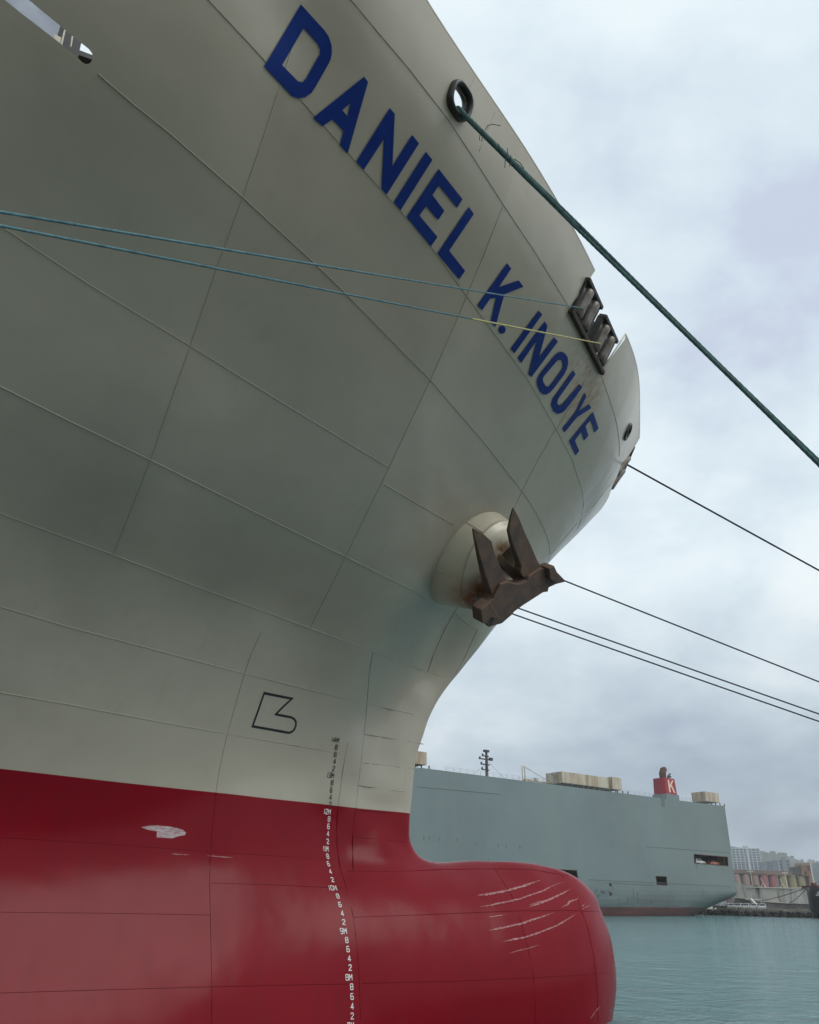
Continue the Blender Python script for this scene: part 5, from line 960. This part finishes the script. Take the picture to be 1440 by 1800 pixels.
mb.tube([b+Vector((0, 0, 5)), b-ce*8], .03, 4); mb.tube([b+Vector((0, 0, 4.4)), b+ce*6], .03, 4)
mb.build('mast', mat('mast_dark', (.035, .035, .04), .7), carrier)
cs = inb(921, 1368, -5)[0]; mb = MB(); b = CP(cs, CH, -5)
for d in (-.45, .45): mb.tube([b+ce*d, b+ce*d+Vector((0, 0, 4.6))], .16, 6)
mb.tube([b+Vector((0, 0, 4.6)), b-ce*9.6+Vector((0, 0, 1.55))], .10, 5); mb.tube([b+Vector((0, 0, 1.2)), b-ce*11.6+Vector((0, 0, 1.15))], .22, 6)
mb.box(b-ce*1.0+Vector((0, 0, .7)), ce*.8, cn*.6, (0, 0, .7)); mb.tube([b-ce*8+Vector((0, 0, 1.1)), b-ce*8], .18, 6); mb.box(b-ce*4.5+Vector((0, 0, 1.6)), ce*.5, cn*.4, (0, 0, .35))
mb.build('deck_crane', M['cream'], carrier)
ls = inb(976, 1374, -3)[0]; mb = MB(); b = CP(ls, CH, -3); mb.tube([b, b+Vector((0, 0, 2.6)), b+Vector((0, 0, 3.0))+ce*.5], .09, 6); mb.box(b+Vector((0, 0, 3.1))+ce*.6, ce*.45, cn*.3, (0, 0, .18)); mb.build('flood_lamp', mat('lamp_grey', (.2, .22, .24), .5), carrier)
mb = MB()
sA, sB = top_s(1270, 1416), 115
for s_ in np.arange(sA, sB, 2.2): mb.tube([CP(s_, CH, -.25), CP(s_, CH+1.05, -.25)], .035, 4, False)
for h in (.35, .7, 1.05): mb.tube([CP(sA, CH+h, -.25), CP(sB, CH+h, -.25)], .022, 4, False)
mb.build('railing', mat('rail_grey', (.25, .27, .27), .6), carrier)

# ------------------------------------------------------------------ cars
def make_car(paint, label, name='parked_car', cat='car', suv=True):
    o = empty(name, (0, 0, 0), label, cat); mb = MB()
    # side profile extruded, cabin drawn in
    body = [(-2.3, .42), (-2.32, .85), (-2.2, 1.02), (-.95, 1.08), (.95, 1.10), (2.2, .98), (2.32, .80), (2.3, .40)]
    hw_ = .92; k = len(body)
    V_ = [Vector((x, y, z)) for y in (-hw_, hw_) for x, z in body]
    mb.add(V_, [tuple(range(k)), tuple(range(2*k-1, k-1, -1))]+[(i, k+i, k+(i+1) % k, (i+1) % k) for i in range(k)])
    x0, x1, t0, t1, zt = (-2.15, 1.05, -1.95, .35, 1.74) if suv else (-1.6, 1.1, -.9, .35, 1.45)
    V_ = [Vector((x, y*s_, z)) for s_ in (-1, 1) for x, y, z in ((x0, .88, 1.05), (t0, .72, zt), (t1, .72, zt), (x1, .88, 1.08))]
    mb.add(V_, [(0, 1, 2, 3), (7, 6, 5, 4), (1, 5, 6, 2), (0, 4, 5, 1), (2, 6, 7, 3)])
    mb.build('body', paint, o, bevel=.07)
    g = MB()
    for s_ in (-1, 1):
        q = [Vector((x, y*s_, z)) for x, y, z in ((x0+.18, .90, 1.14), (t0+.14, .765, zt-.12), (t1-.02, .765, zt-.12), (x1-.18, .90, 1.16))]; g.add(q, [(0, 1, 2, 3)])
    g.add([Vector((x, y, z)) for x, y, z in ((x1+.005, -.74, 1.16), (x1+.005, .74, 1.16), (t1+.1, .64, zt-.08), (t1+.1, -.64, zt-.08))], [(0, 1, 2, 3)])
    g.add([Vector((x, y, z)) for x, y, z in ((x0-.03, -.74, 1.16), (x0-.03, .74, 1.16), (t0-.05, .64, zt-.1), (t0-.05, -.64, zt-.1))], [(0, 1, 2, 3)])
    g.build('window', M['glass'], o)
    for x in (-1.45, 1.45):
        for s_ in (-1, 1):
            w_ = MB(); w_.tube([Vector((x, s_*.74, .37)), Vector((x, s_*.95, .37))], .37, 16); wo = w_.build('wheel', M['tyre'], o)
    for x, nm, mm in ((2.33, 'headlight', M['lampglass']), (-2.34, 'tail_light', M['taillamp'])):
        for s_ in (-1, 1):
            w_ = MB(); w_.box((x, s_*.68, .80), (.03, 0, 0), (0, .17, 0), (0, 0, .08)); w_.build(nm, mm, o)
    return o
def dup(o, loc, rz, label, group=None):
    r = o.copy(); COL.objects.link(r); r.location = loc; r.rotation_euler = (0, 0, rz); r['label'] = label
    if group: r['group'] = group
    for ch in o.children:
        c = ch.copy(); COL.objects.link(c); c.parent = r
    return r
M['glass'] = mat('car_glass', (.012, .016, .02), .08, 0, .6)
M['lampglass'] = mat('lamp_glass', (.55, .55, .52), .2); M['taillamp'] = mat('tail_lamp', (.22, .01, .01), .3)
M['carwhite'] = mat('car_white', (.52, .53, .54), .3, coat=.5); M['carblack'] = mat('car_black', (.015, .015, .017), .25, coat=.6)
M['carorange'] = mat('car_orange', (.42, .12, .06), .35, coat=.5)
yaw = math.atan2(-en.y, -en.x)
def pier_pt(u, v):
    q = at_z(u, v, PZ); return q
def pier_at(u, d_):
    """point on the pier top, d_ metres behind its edge, in the direction of photo column u"""
    dr = wdir(*ray(u, 1600)); dr.z = 0; a, b = dr.x, dr.y; p = PEp(0, d_)
    t = ((p-EYE).x*(-ed.y)+(p-EYE).y*ed.x)/(a*(-ed.y)+b*ed.x); q = EYE+dr*t; q.z = PZ; return q
cars = [(1342, 3.2, 'w', .75, 'white car at the right end of the row on the pier'), (1328, 3.4, 'w', .55, 'white car second from the right end of the pier row'),
        (1314, 3.4, 'w', .60, 'white car third from the right end of the pier row'), (1300.5, 3.2, 'w', .5, 'white car fourth from the right end of the pier row'),
        (1288, 3.4, 'w', .55, 'leftmost white car of the front row'), (1294.5, 10.5, 'w', .5, 'white car behind the gap beside the leftmost white car'), (1279.5, 10.2, 'w', .5, 'white car in the back row behind the black cars'),
        (1275.5, 3.3, 'k', .45, 'black car next to the leftmost white car'), (1263, 3.5, 'k', .5, 'black car at the left end under the carrier counter')]
white = black = None
for n, (u, d_, kd, dy, lab) in enumerate(cars):
    p = pier_at(u, d_); g = 'cars parked along the far pier'
    if kd == 'w':
        if white is None: white = make_car(M['carwhite'], lab); white['group'] = g; o = white; o.location = p; o.rotation_euler.z = yaw+dy
        else: dup(white, p, yaw+dy, lab, g)
    else:
        if black is None: black = make_car(M['carblack'], lab, suv=False); black['group'] = g; o = black; o.location = p; o.rotation_euler.z = yaw+dy
        else: dup(black, p, yaw+dy, lab, g)
q = openings[0]; zf = min(p[1] for p in q)-.10; s_l, s_r = max(p[0] for p in q), min(p[0] for p in q)
cyaw = math.atan2(-ce.y, -ce.x)
dup(white, CP(s_l-4.9, zf, -2.0), cyaw, 'white car standing at the left of the open deck of the carrier')
dup(white, CP(s_l-8.0, zf, -4.6), cyaw+.4, 'white car parked deeper inside the open deck of the carrier')
oc = make_car(M['carorange'], 'orange car on the open deck of the carrier', suv=False); oc.location = CP(s_r+4.6, zf, -2.4); oc.rotation_euler.z = cyaw

# ------------------------------------------------------------------ storage building, silos, towers
M['stained'] = mat('stained_concrete', (.42, .40, .36), .9, 0, .2, vary((.47, .455, .42), (.09, .095, .085), .5, 8, .2, stretch=(1, 1, .16), lo=.5, hi=.66))
M['stained2'] = mat('dirty_concrete', (.2, .2, .19), .9, 0, .2, vary((.24, .235, .22), (.10, .105, .10), .25, 8, .3))
def facade(fwd0, fwd1, u0, u1):
    """vertical plane through two distances; returns a mapper from photo column/row to the plane"""
    a = at(u0, 1600, fwd0); b = at(u1, 1600, fwd1); d = (b-a); d.z = 0; d.normalize(); n = Vector((-d.y, d.x, 0))
    if n.dot(EYE-a) < 0: n = -n
    return (lambda u, v: on_plane(u, v, a, n)), d, n, a
fm, fd, fn2, fa = facade(286, 279, 1285, 1430)
shed = empty('storage_building', tuple(Vector((fa.x, fa.y, PZ))), 'long stained white concrete storage building on the pier behind the cars', 'building')
def prism_px(name, px, depth, m, parent, fm=fm, n=fn2, out=0., smooth=False):
    mb = MB(); mb.prism([fm(*p)+n*out for p in px], -n, depth); return mb.build(name, m, parent, smooth)
prism_px('upper_wall', [(1286, 1578), (1287, 1545), (1292.5, 1547), (1306, 1554.5), (1315, 1560), (1315, 1580)], 2, M['stained'], shed)
prism_px('upper_wall', [(1315.2, 1580), (1315.2, 1560), (1391, 1562), (1391, 1588), (1336, 1584.5), (1318, 1580.2)], 9, M['stained'], shed)
prism_px('upper_wall', [(1391.3, 1562), (1432, 1560), (1434, 1590), (1391.3, 1588)], 9, mat('pale_concrete', (.46, .46, .44), .9, fn=vary((.50, .50, .48), (.30, .30, .28), .4, 7, stretch=(1, 1, .3))), shed, out=.3)
prism_px('base_wall', [(1281, 1600), (1286, 1592), (1291, 1585), (1294, 1578), (1318, 1580), (1318, 1600)], 14, M['stained2'], shed, out=-.4)
prism_px('base_wall', [(1318.2, 1601), (1318.2, 1580.2), (1336, 1584.7), (1391, 1588.2), (1434, 1590), (1434, 1604)], 14, M['stained2'], shed, out=-.25)
prism_px('ledge', [(1293, 1577.4), (1318, 1579.4), (1336, 1583.9), (1391, 1587.4), (1391, 1588.6), (1336, 1585.1), (1318, 1580.6), (1293, 1578.6)], 1.2, mat('ledge_pale', (.50, .48, .43), .9), shed, out=.5)
prism_px('roof_edge', [(1312, 1558.4), (1391, 1560.4), (1432, 1559), (1432, 1560.6), (1391, 1562), (1312, 1560)], 1.0, mat('roof_pale', (.55, .53, .48), .9), shed, out=.5)
prism_px('dome', [(1311, 1559), (1316, 1555.6), (1324, 1554.6), (1332, 1555.6), (1341, 1559.5)], 1.5, M['stained'], shed, out=-1.0)
# covered gangway from the building down to the pier, roof frames, lamp posts
gw = MB(); a = fm(1319, 1581)+fn2*1.5; b = fm(1332.5, 1596)+fn2*3.5; gw.tube([a, b], .55, 4); gw.tube([a-fd*1.5, a+fd*3], .16, 4); gw.tube([a+fd*3, a+fd*3-Vector((0, 0, 2.6))], .12, 4)
tag(gw.build('gangway', mat('gangway_white', (.55, .54, .50), .7)), 'pale sloping gangway from the storage building down to the cars', 'gangway')
M['steelpale'] = mat('pale_steel', (.58, .57, .52), .6)
def roof_frame(u, v, label):
    mb = MB(); p = fm(u, v)-fn2*1.2; mb.tube([p, p-fd*.5+Vector((0, 0, 1.6)), p-fd*.9+Vector((0, 0, 2.6))], .10, 5); mb.tube([p-fd*1.3, p-fd*.4+Vector((0, 0, 1.3)), p+fd*.3], .09, 5)
    tag(mb.build('roof_bracket', M['steelpale']), label, 'bracket')
roof_frame(1346, 1559.5, 'thin white bracket on the storage roof between the brown and the pink silos'); roof_frame(1380, 1560.5, 'thin white bracket on the storage roof between the pink and the yellow silos')
def post(u0, v0, u1, v1, label, r=.10, back=2.5):
    a = fm(u0, v0)-fn2*back; b = Vector((a.x, a.y, (fm(u1, v1)-fn2*back).z)); mb = MB(); mb.tube([a, b], r, 6); mb.box(b, fd*.9, fn2*.15, (0, 0, .14)); tag(mb.build('lamp_post', M['steelpale']), label, 'lamp post')
post(1324, 1557, 1320, 1531, 'lamp post in front of the brown silos'); post(1385.5, 1560, 1382, 1534, 'lamp post in front of the first yellow silo'); post(1432.5, 1552, 1427.5, 1514, 'tall lamp post beside the black ship', .16)
# silos
def silo_mat(name, c, c2): return mat(name, c, .85, 0, .2, vary(c, c2, .5, 7, .1, stretch=(1, 1, .12)))
MS = {'tan': silo_mat('silo_tan', (.25, .185, .165), (.18, .13, .115)), 'pink': silo_mat('silo_pink', (.26, .115, .115), (.20, .085, .085)), 'yel': silo_mat('silo_yellow', (.26, .22, .11), (.19, .16, .085)), 'ol': silo_mat('silo_olive', (.24, .215, .13), (.18, .16, .10))}
SF = 600.
sil = [(1286.5, 'tan', 'brown silo nearest the carrier stern'), (1302.3, 'tan', 'second brown silo from the carrier stern'), (1318.3, 'tan', 'brown silo behind the lamp post'), (1334, 'tan', 'brown silo next to the pink ones'),
       (1350.5, 'pink', 'pink silo next to the brown ones'), (1367, 'pink', 'pink silo next to the yellow ones'), (1385, 'yel', 'yellow silo next to the pink ones'), (1401.2, 'ol', 'yellow silo in the middle of the three yellow ones'), (1417, 'ol', 'yellow silo beside the brown tower')]
for u, kd, lab in sil:
    v0 = 1535+(u-1290)*.045; c = at(u, 1600, SF); zt = at(u, v0, SF).z; mb = MB(); r = 2.78
    mb.tube([(c.x, c.y, 0), (c.x, c.y, zt)], r, 28); o = mb.build('silo', MS[kd], None); tag(o, lab, 'silo', 'silos behind the storage building')
    for pl in o.data.polygons: pl.use_smooth = abs(pl.normal.z) < .5
gm, gd, gn, ga = facade(597, 597, 1280, 1440)
def slab_px(name, px, depth, m, label, cat, fm_, n_): 
    mb = MB(); mb.prism([fm_(*p) for p in px], -n_, depth); return tag(mb.build(name, m), label, cat)
M['gallery'] = mat('gallery_brown', (.20, .135, .115), .85, fn=vary((.22, .15, .125), (.13, .10, .09), .2, 6))
slab_px('silo_gallery', [(1276, 1527.6), (1393, 1532), (1393, 1538.6), (1276, 1534)], 6, M['gallery'], 'long brown conveyor gallery along the silo tops', 'gallery', gm, gn)
slab_px('conveyor_house', [(1392.5, 1534), (1396, 1524), (1404, 1523), (1408, 1533), (1409, 1538), (1392.5, 1538)], 6, mat('dark_house', (.06, .065, .06), .85), 'small dark machinery house on the silo gallery', 'building', gm, gn)
M['brownb'] = mat('brown_brick', (.23, .145, .095), .85, fn=vary((.26, .165, .11), (.16, .10, .075), .25, 7, stretch=(1, 1, .4)))
bt = empty('brown_tower', tuple(Vector((gm(1417, 1560).x, gm(1417, 1560).y, 0))), 'brown elevator tower with small dark windows beside the yellow silos', 'building')
def px_part(name, px, depth, m, parent, fm_, n_, out=0.):
    mb = MB(); mb.prism([fm_(*p)+n_*out for p in px], -n_, depth); return mb.build(name, m, parent)
px_part('wall', [(1409, 1539), (1408, 1521), (1424.5, 1521), (1431, 1560), (1424, 1560), (1422, 1539.5)], 10, M['brownb'], bt, gm, gn, .2)
px_part('roof', [(1407.6, 1521), (1407.8, 1517), (1424, 1516.6), (1425, 1521)], 10.6, mat('tower_roof', (.25, .20, .14), .9), bt, gm, gn, .5)
for (u, v, w_, h_) in ((1421, 1524, 1.8, 1.0), (1422, 1529, 1.8, 1.0), (1416, 1534.5, 1.3, 2.6)): px_part('window', [(u-w_, v-h_), (u+w_, v-h_), (u+w_, v+h_), (u-w_, v+h_)], .3, M['dark'], bt, gm, gn, .45)
# apartment towers with grids of balconies
M['towerglass'] = mat('tower_glass', (.075, .10, .125), .3, 0, .5, vary((.05, .07, .09), (.12, .15, .175), .25, 4))
M['towerwhite'] = mat('tower_white', (.44, .46, .48), .8)
def tower(px, fwd, rows, cols, label, big_rows=0, depth=22, slab_h=.45, post_w=.55, thick=(), m=None):
    (u0, vt), (u1, vb) = px; tm, td, tn, ta = facade(fwd, fwd*1.0, u0, u1)
    a = tm(u0, vb); b = tm(u1, vb); L = (b-a).dot(td); H0 = 0; H1 = tm((u0+u1)/2, vt).z; base = Vector((a.x, a.y, 0))
    o = empty('apartment_tower', tuple(base+td*L/2), label, 'building'); mb = MB()
    mb.box(base+td*L/2-tn*(depth/2)+Vector((0, 0, H1/2)), td*L/2, tn*depth/2, (0, 0, H1/2)); mb.build('wall', M['towerglass'], o)
    mb = MB()
    for i in range(rows+1):
        z = H1*(1-i/rows*.98); mb.box(base+td*L/2+tn*.8+Vector((0, 0, z)), td*(L/2+.3), tn*.8, (0, 0, slab_h*(1.5 if i < big_rows else .55)))
    mb.build('balcony', m or M['towerwhite'], o)
    mb = MB()
    for j in range(cols+1):
        pw = post_w*(3.2 if j in thick else 1); mb.box(base+td*(L*j/cols)+tn*1.0+Vector((0, 0, H1/2)), td*pw, tn*1.05, (0, 0, H1/2))
    mb.build('pillar', m or M['towerwhite'], o)
    return o, base, td, tn, L, H1
o, base, td, tn, L, H1 = tower(((1262, 1491.5), (1340.5, 1535)), 1500, 22, 11, 'tall white gridded apartment tower behind the silos', 6, thick=(8,))
mb = MB(); mb.box(base+td*L*.745-tn*8+Vector((0, 0, H1+2.2)), td*3.2, tn*4, (0, 0, 2.2)); mb.build('lift_house', M['towerwhite'], o)
tower(((1349, 1514.5), (1375, 1540)), 1350, 14, 9, 'low wide grey apartment block in the gap below the hill', 0, slab_h=.35, post_w=.35, m=mat('block_grey', (.26, .28, .29), .8))
o, base, td, tn, L, H1 = tower(((1372, 1511.5), (1391.5, 1540)), 1250, 14, 3, 'grey apartment block with white balconies at its corners', 14, slab_h=.3, post_w=.4, m=mat('block_white', (.32, .33, .345), .8))
mb = MB(); mb.box(base+td*L*.47+tn*2.2+Vector((0, 0, H1/2+2)), td*L*.20, tn*.6, (0, 0, H1/2+2)); mb.build('stair_shaft', mat('shaft_grey', (.17, .19, .20), .8), o)
# hill: a long ridge, trees along its crest
ridge = [(1180, 1484), (1240, 1486), (1290, 1488), (1341, 1496), (1352, 1499), (1365, 1500.5), (1378, 1502), (1392, 1507), (1404, 1512), (1416, 1516), (1428, 1514.5), (1440, 1519), (1470, 1527), (1520, 1540), (1600, 1560), (1700, 1590)]
HV = []; HF = []; HF_D = 2600.; random.seed(3)
fine = []
for (a, b) in zip(ridge[:-1], ridge[1:]):
    n = 8
    for i in range(n): fine.append((a[0]+(b[0]-a[0])*i/n, a[1]+(b[1]-a[1])*i/n+random.uniform(-.35, .35)))
rows = 12
for (u, v) in fine:
    top_ = at(u, v, HF_D); gx = at(u, 1600, HF_D-900); back = at(u, 1600, HF_D+700)
    for i in range(rows+1):
        t = i/rows
        if t <= .75:
            k = t/.75; p = Vector((gx.x, gx.y, 0)).lerp(Vector((top_.x, top_.y, 0)), k); p.z = top_.z*(k**1.25)+random.uniform(-5, 5)*(0 < k < 1)
        else:
            k = (t-.75)/.25; p = Vector((top_.x, top_.y, 0)).lerp(Vector((back.x, back.y, 0)), k); p.z = top_.z*(1-k)
        HV.append(p)
k = rows+1
HF = [(i*k+q, (i+1)*k+q, (i+1)*k+q+1, i*k+q+1) for i in range(len(fine)-1) for q in range(rows)]
tag(mesh_obj('hill', HV, HF, mat('hill_green', (.07, .09, .06), .95, 0, .1, vary((.05, .075, .05), (.12, .13, .10), .012, 9, .6, bscale=.05, bdist=8)), None, True), kind='structure')
M['leaf'] = mat('far_foliage', (.045, .065, .045), .95, 0, .1); M['trunk'] = mat('far_trunk', (.06, .05, .04), .9)
tl = ['small round tree', 'taller tree', 'low bushy tree']
tnames = ['tree on the ridge close to the tall tower', 'second tree along the ridge from the tall tower', 'tree on the ridge above the wide grey block', 'low tree on the ridge right of the wide grey block', 'tall tree on the ridge above the white balconies', 'bushy tree on the falling ridge above the machinery house', 'tree on the ridge left of the brown tower', 'tree on the knoll just right of the brown tower', 'tree on the knoll above the lamp post', 'tree on the knoll by the right edge']
for n, u in enumerate((1356, 1361, 1370, 1376, 1381, 1393, 1410, 1424, 1430, 1437)):
    v = np.interp(u, [r[0] for r in ridge], [r[1] for r in ridge]); b = at(u, v, HF_D-6); o = empty('tree', tuple(b-Vector((0, 0, 3))), tnames[n], 'tree', 'trees on the hill ridge')
    h = random.uniform(7, 12); mb = MB(); mb.tube([b-Vector((0, 0, 4)), b+Vector((0, 0, h*.5))], 1, 6, True, [.6, .3]); mb.build('trunk', M['trunk'], o)
    mb = MB()
    for i in range(260):
        d = Vector((random.gauss(0, 1), random.gauss(0, 1), random.gauss(0, .8))).normalized()*(random.random()**.4)
        c = b+Vector((0, 0, h*.22))+Vector((d.x*h*.55, d.y*h*.55, d.z*h*.45)); s_ = random.uniform(.5, 1.1); t1 = Vector((random.gauss(0, 1), random.gauss(0, 1), random.gauss(0, 1))).normalized(); t2 = t1.orthogonal().normalized()
        mb.add([c-t1*s_, c+t2*s_, c+t1*s_, c-t2*s_*.6], [(0, 1, 2, 3)])
    mb.build('crown', M['leaf'], o)
# ------------------------------------------------------------------ black ship at the right edge with its lines and crane
km, kd, kn, ka = facade(252, 236, 1418, 1560)
bs = empty('black_ship', tuple(Vector((ka.x, ka.y, 0))), 'black hulled ship with white lettering on its bow at the right edge', 'ship')
def kp(u, v, out=0.): return km(u, v)+kn*out
prof = [(1418.0, 1560.5), (1421.5, 1579), (1424, 1594), (1426.5, 1600), (1431, 1605.5), (1436, 1611)]
mb = MB(); V_ = []
for (u, v) in prof:
    p = kp(u, v)
    for t, inn in ((0, 0), (.35, 1.2), (1.2, 3.0), (4, 6.0), (60, 9.0)):
        V_.append(p+kd*t+kn*(min(inn, 6)*1.0 if True else 0))
    # port side, mirrored about the centre plane
for (u, v) in prof:
    p = kp(u, v)
    for t, inn in ((0, 0), (.35, 1.2), (1.2, 3.0), (4, 6.0), (60, 9.0)): V_.append(p+kd*t-kn*min(inn, 6))
np_ = len(prof)
F_ = [(o_+i*5+q, o_+i*5+q+1, o_+(i+1)*5+q+1, o_+(i+1)*5+q) for o_ in (0, np_*5) for i in range(np_-1) for q in range(4)]
F_ += [(q, q+1, np_*5+q+1, np_*5+q) for q in range(4)]
mb.add(V_, F_); mb.build('hull', mat('black_hull', (.008, .009, .014), .45, fn=vary((.007, .008, .013), (.02, .02, .024), .3)), bs, True)
mb = MB()
for (u, v, w_, h_) in ((1419, 1559.5, .9, .5), (1424, 1559.6, .8, .5), (1429, 1559.2, .9, .5), (1435, 1556, .75, 1.0), (1441, 1558.5, .9, .5)):
    mb.box(kp(u, v, 1.5), kd*w_*.55, kn*.8, (0, 0, h_*.6))
mb.build('deck_gear', mat('deck_red', (.16, .045, .04), .7, fn=vary((.19, .05, .045), (.07, .035, .03), .6)), bs)
# white lettering on the bow
mb = MB()
def kst(a, b, r=.14):
    q0_ = ka+kn*6.15; pa, pb = on_plane(*a, q0_, kn), on_plane(*b, q0_, kn); mb.tube([pa, pb], r, 4)
for a, b in (((1438.2, 1571.8), (1438.2, 1567.5)), ((1438.2, 1567.5), (1440.6, 1571.8)), ((1440.6, 1571.8), (1440.6, 1567.5))): kst(a, b, .2)
for x0, gl in ((1434.6, 'T'), (1436.6, 'h'), (1438.6, 'L'), (1440.4, 'L')):
    S_ = {'T': (((0, 0), (1.5, 0)), ((.75, 0), (.75, 3))), 'h': (((0, 0), (0, 3)), ((0, 1.5), (1.2, 1.5)), ((1.2, 1.5), (1.2, 3))), 'L': (((0, 0), (0, 3)), ((0, 3), (1.2, 3)))}[gl]
    for a, b in S_: kst((x0+a[0], 1572.2+a[1]*.85), (x0+b[0], 1572.2+b[1]*.85), .12)
mb.build('hull_lettering', M['towerwhite'], bs)
# white lattice crane on the black ship
mb = MB(); p0 = kp(1434, 1553, -3); tip = kp(1446, 1515, -3); q0 = p0+kd*3.0; q1 = tip+kd*.8
mb.tube([p0, tip], .30, 5); mb.tube([q0, q1], .30, 5)
for i in range(9):
    t = i/9; mb.tube([p0.lerp(tip, t), q0.lerp(q1, t+.1)], .12, 4); mb.tube([p0.lerp(tip, t), q0.lerp(q1, t)], .12, 4)
mb.tube([kp(1438, 1530, -3), kp(1438, 1556, -3)], .5, 6); mb.box(kp(1441, 1541, -3), kd*2.2, kn*1.5, (0, 0, 3.4))
mb.build('crane', M['towerwhite'], bs)
for (a, b, lab) in (((1419.5, 1560.5), (1338, 1583.5), 'upper mooring line from the black ship to the storage building'), ((1419, 1562), (1387, 1588), 'steeper mooring line from the black ship down to the pier')):
    mb = MB(); mb.tube(sag(kp(*a, .5), fm(*b)+fn2*1.5, .3, 12), .10, 6); tag(mb.build('mooring_line', mat('line_grey', (.09, .085, .075), .8)), lab, 'mooring line')
bollard(BOL-Vector((0, 0, .47)), 'dark bollard on the near quay holding the heavy green line')
bollard(E1-Vector((0, 0, .8)), 'dark bollard on the near quay holding the thin teal line'); bollard(E2-Vector((0, 0, .8)), 'dark bollard on the near quay holding the teal and yellow line')

# ------------------------------------------------------------------ air: light haze over the harbour
mb = MB(); mb.box((900, 2000, 98), (2700, 0, 0), (0, 2300, 0), (0, 0, 102)); hz = mb.build('haze', None); tag(hz, kind='stuff')
hm = bpy.data.materials.new('haze_air'); hm.use_nodes = True; t_ = hm.node_tree
for n in list(t_.nodes):
    if n.type != 'OUTPUT_MATERIAL': t_.nodes.remove(n)
pv = t_.nodes.new('ShaderNodeVolumePrincipled'); pv.inputs['Color'].default_value = (.93, .96, 1, 1); pv.inputs['Density'].default_value = .0002; pv.inputs['Anisotropy'].default_value = .2
t_.links.new(pv.outputs[0], [n for n in t_.nodes if n.type == 'OUTPUT_MATERIAL'][0].inputs['Volume']); hz.data.materials.append(hm)
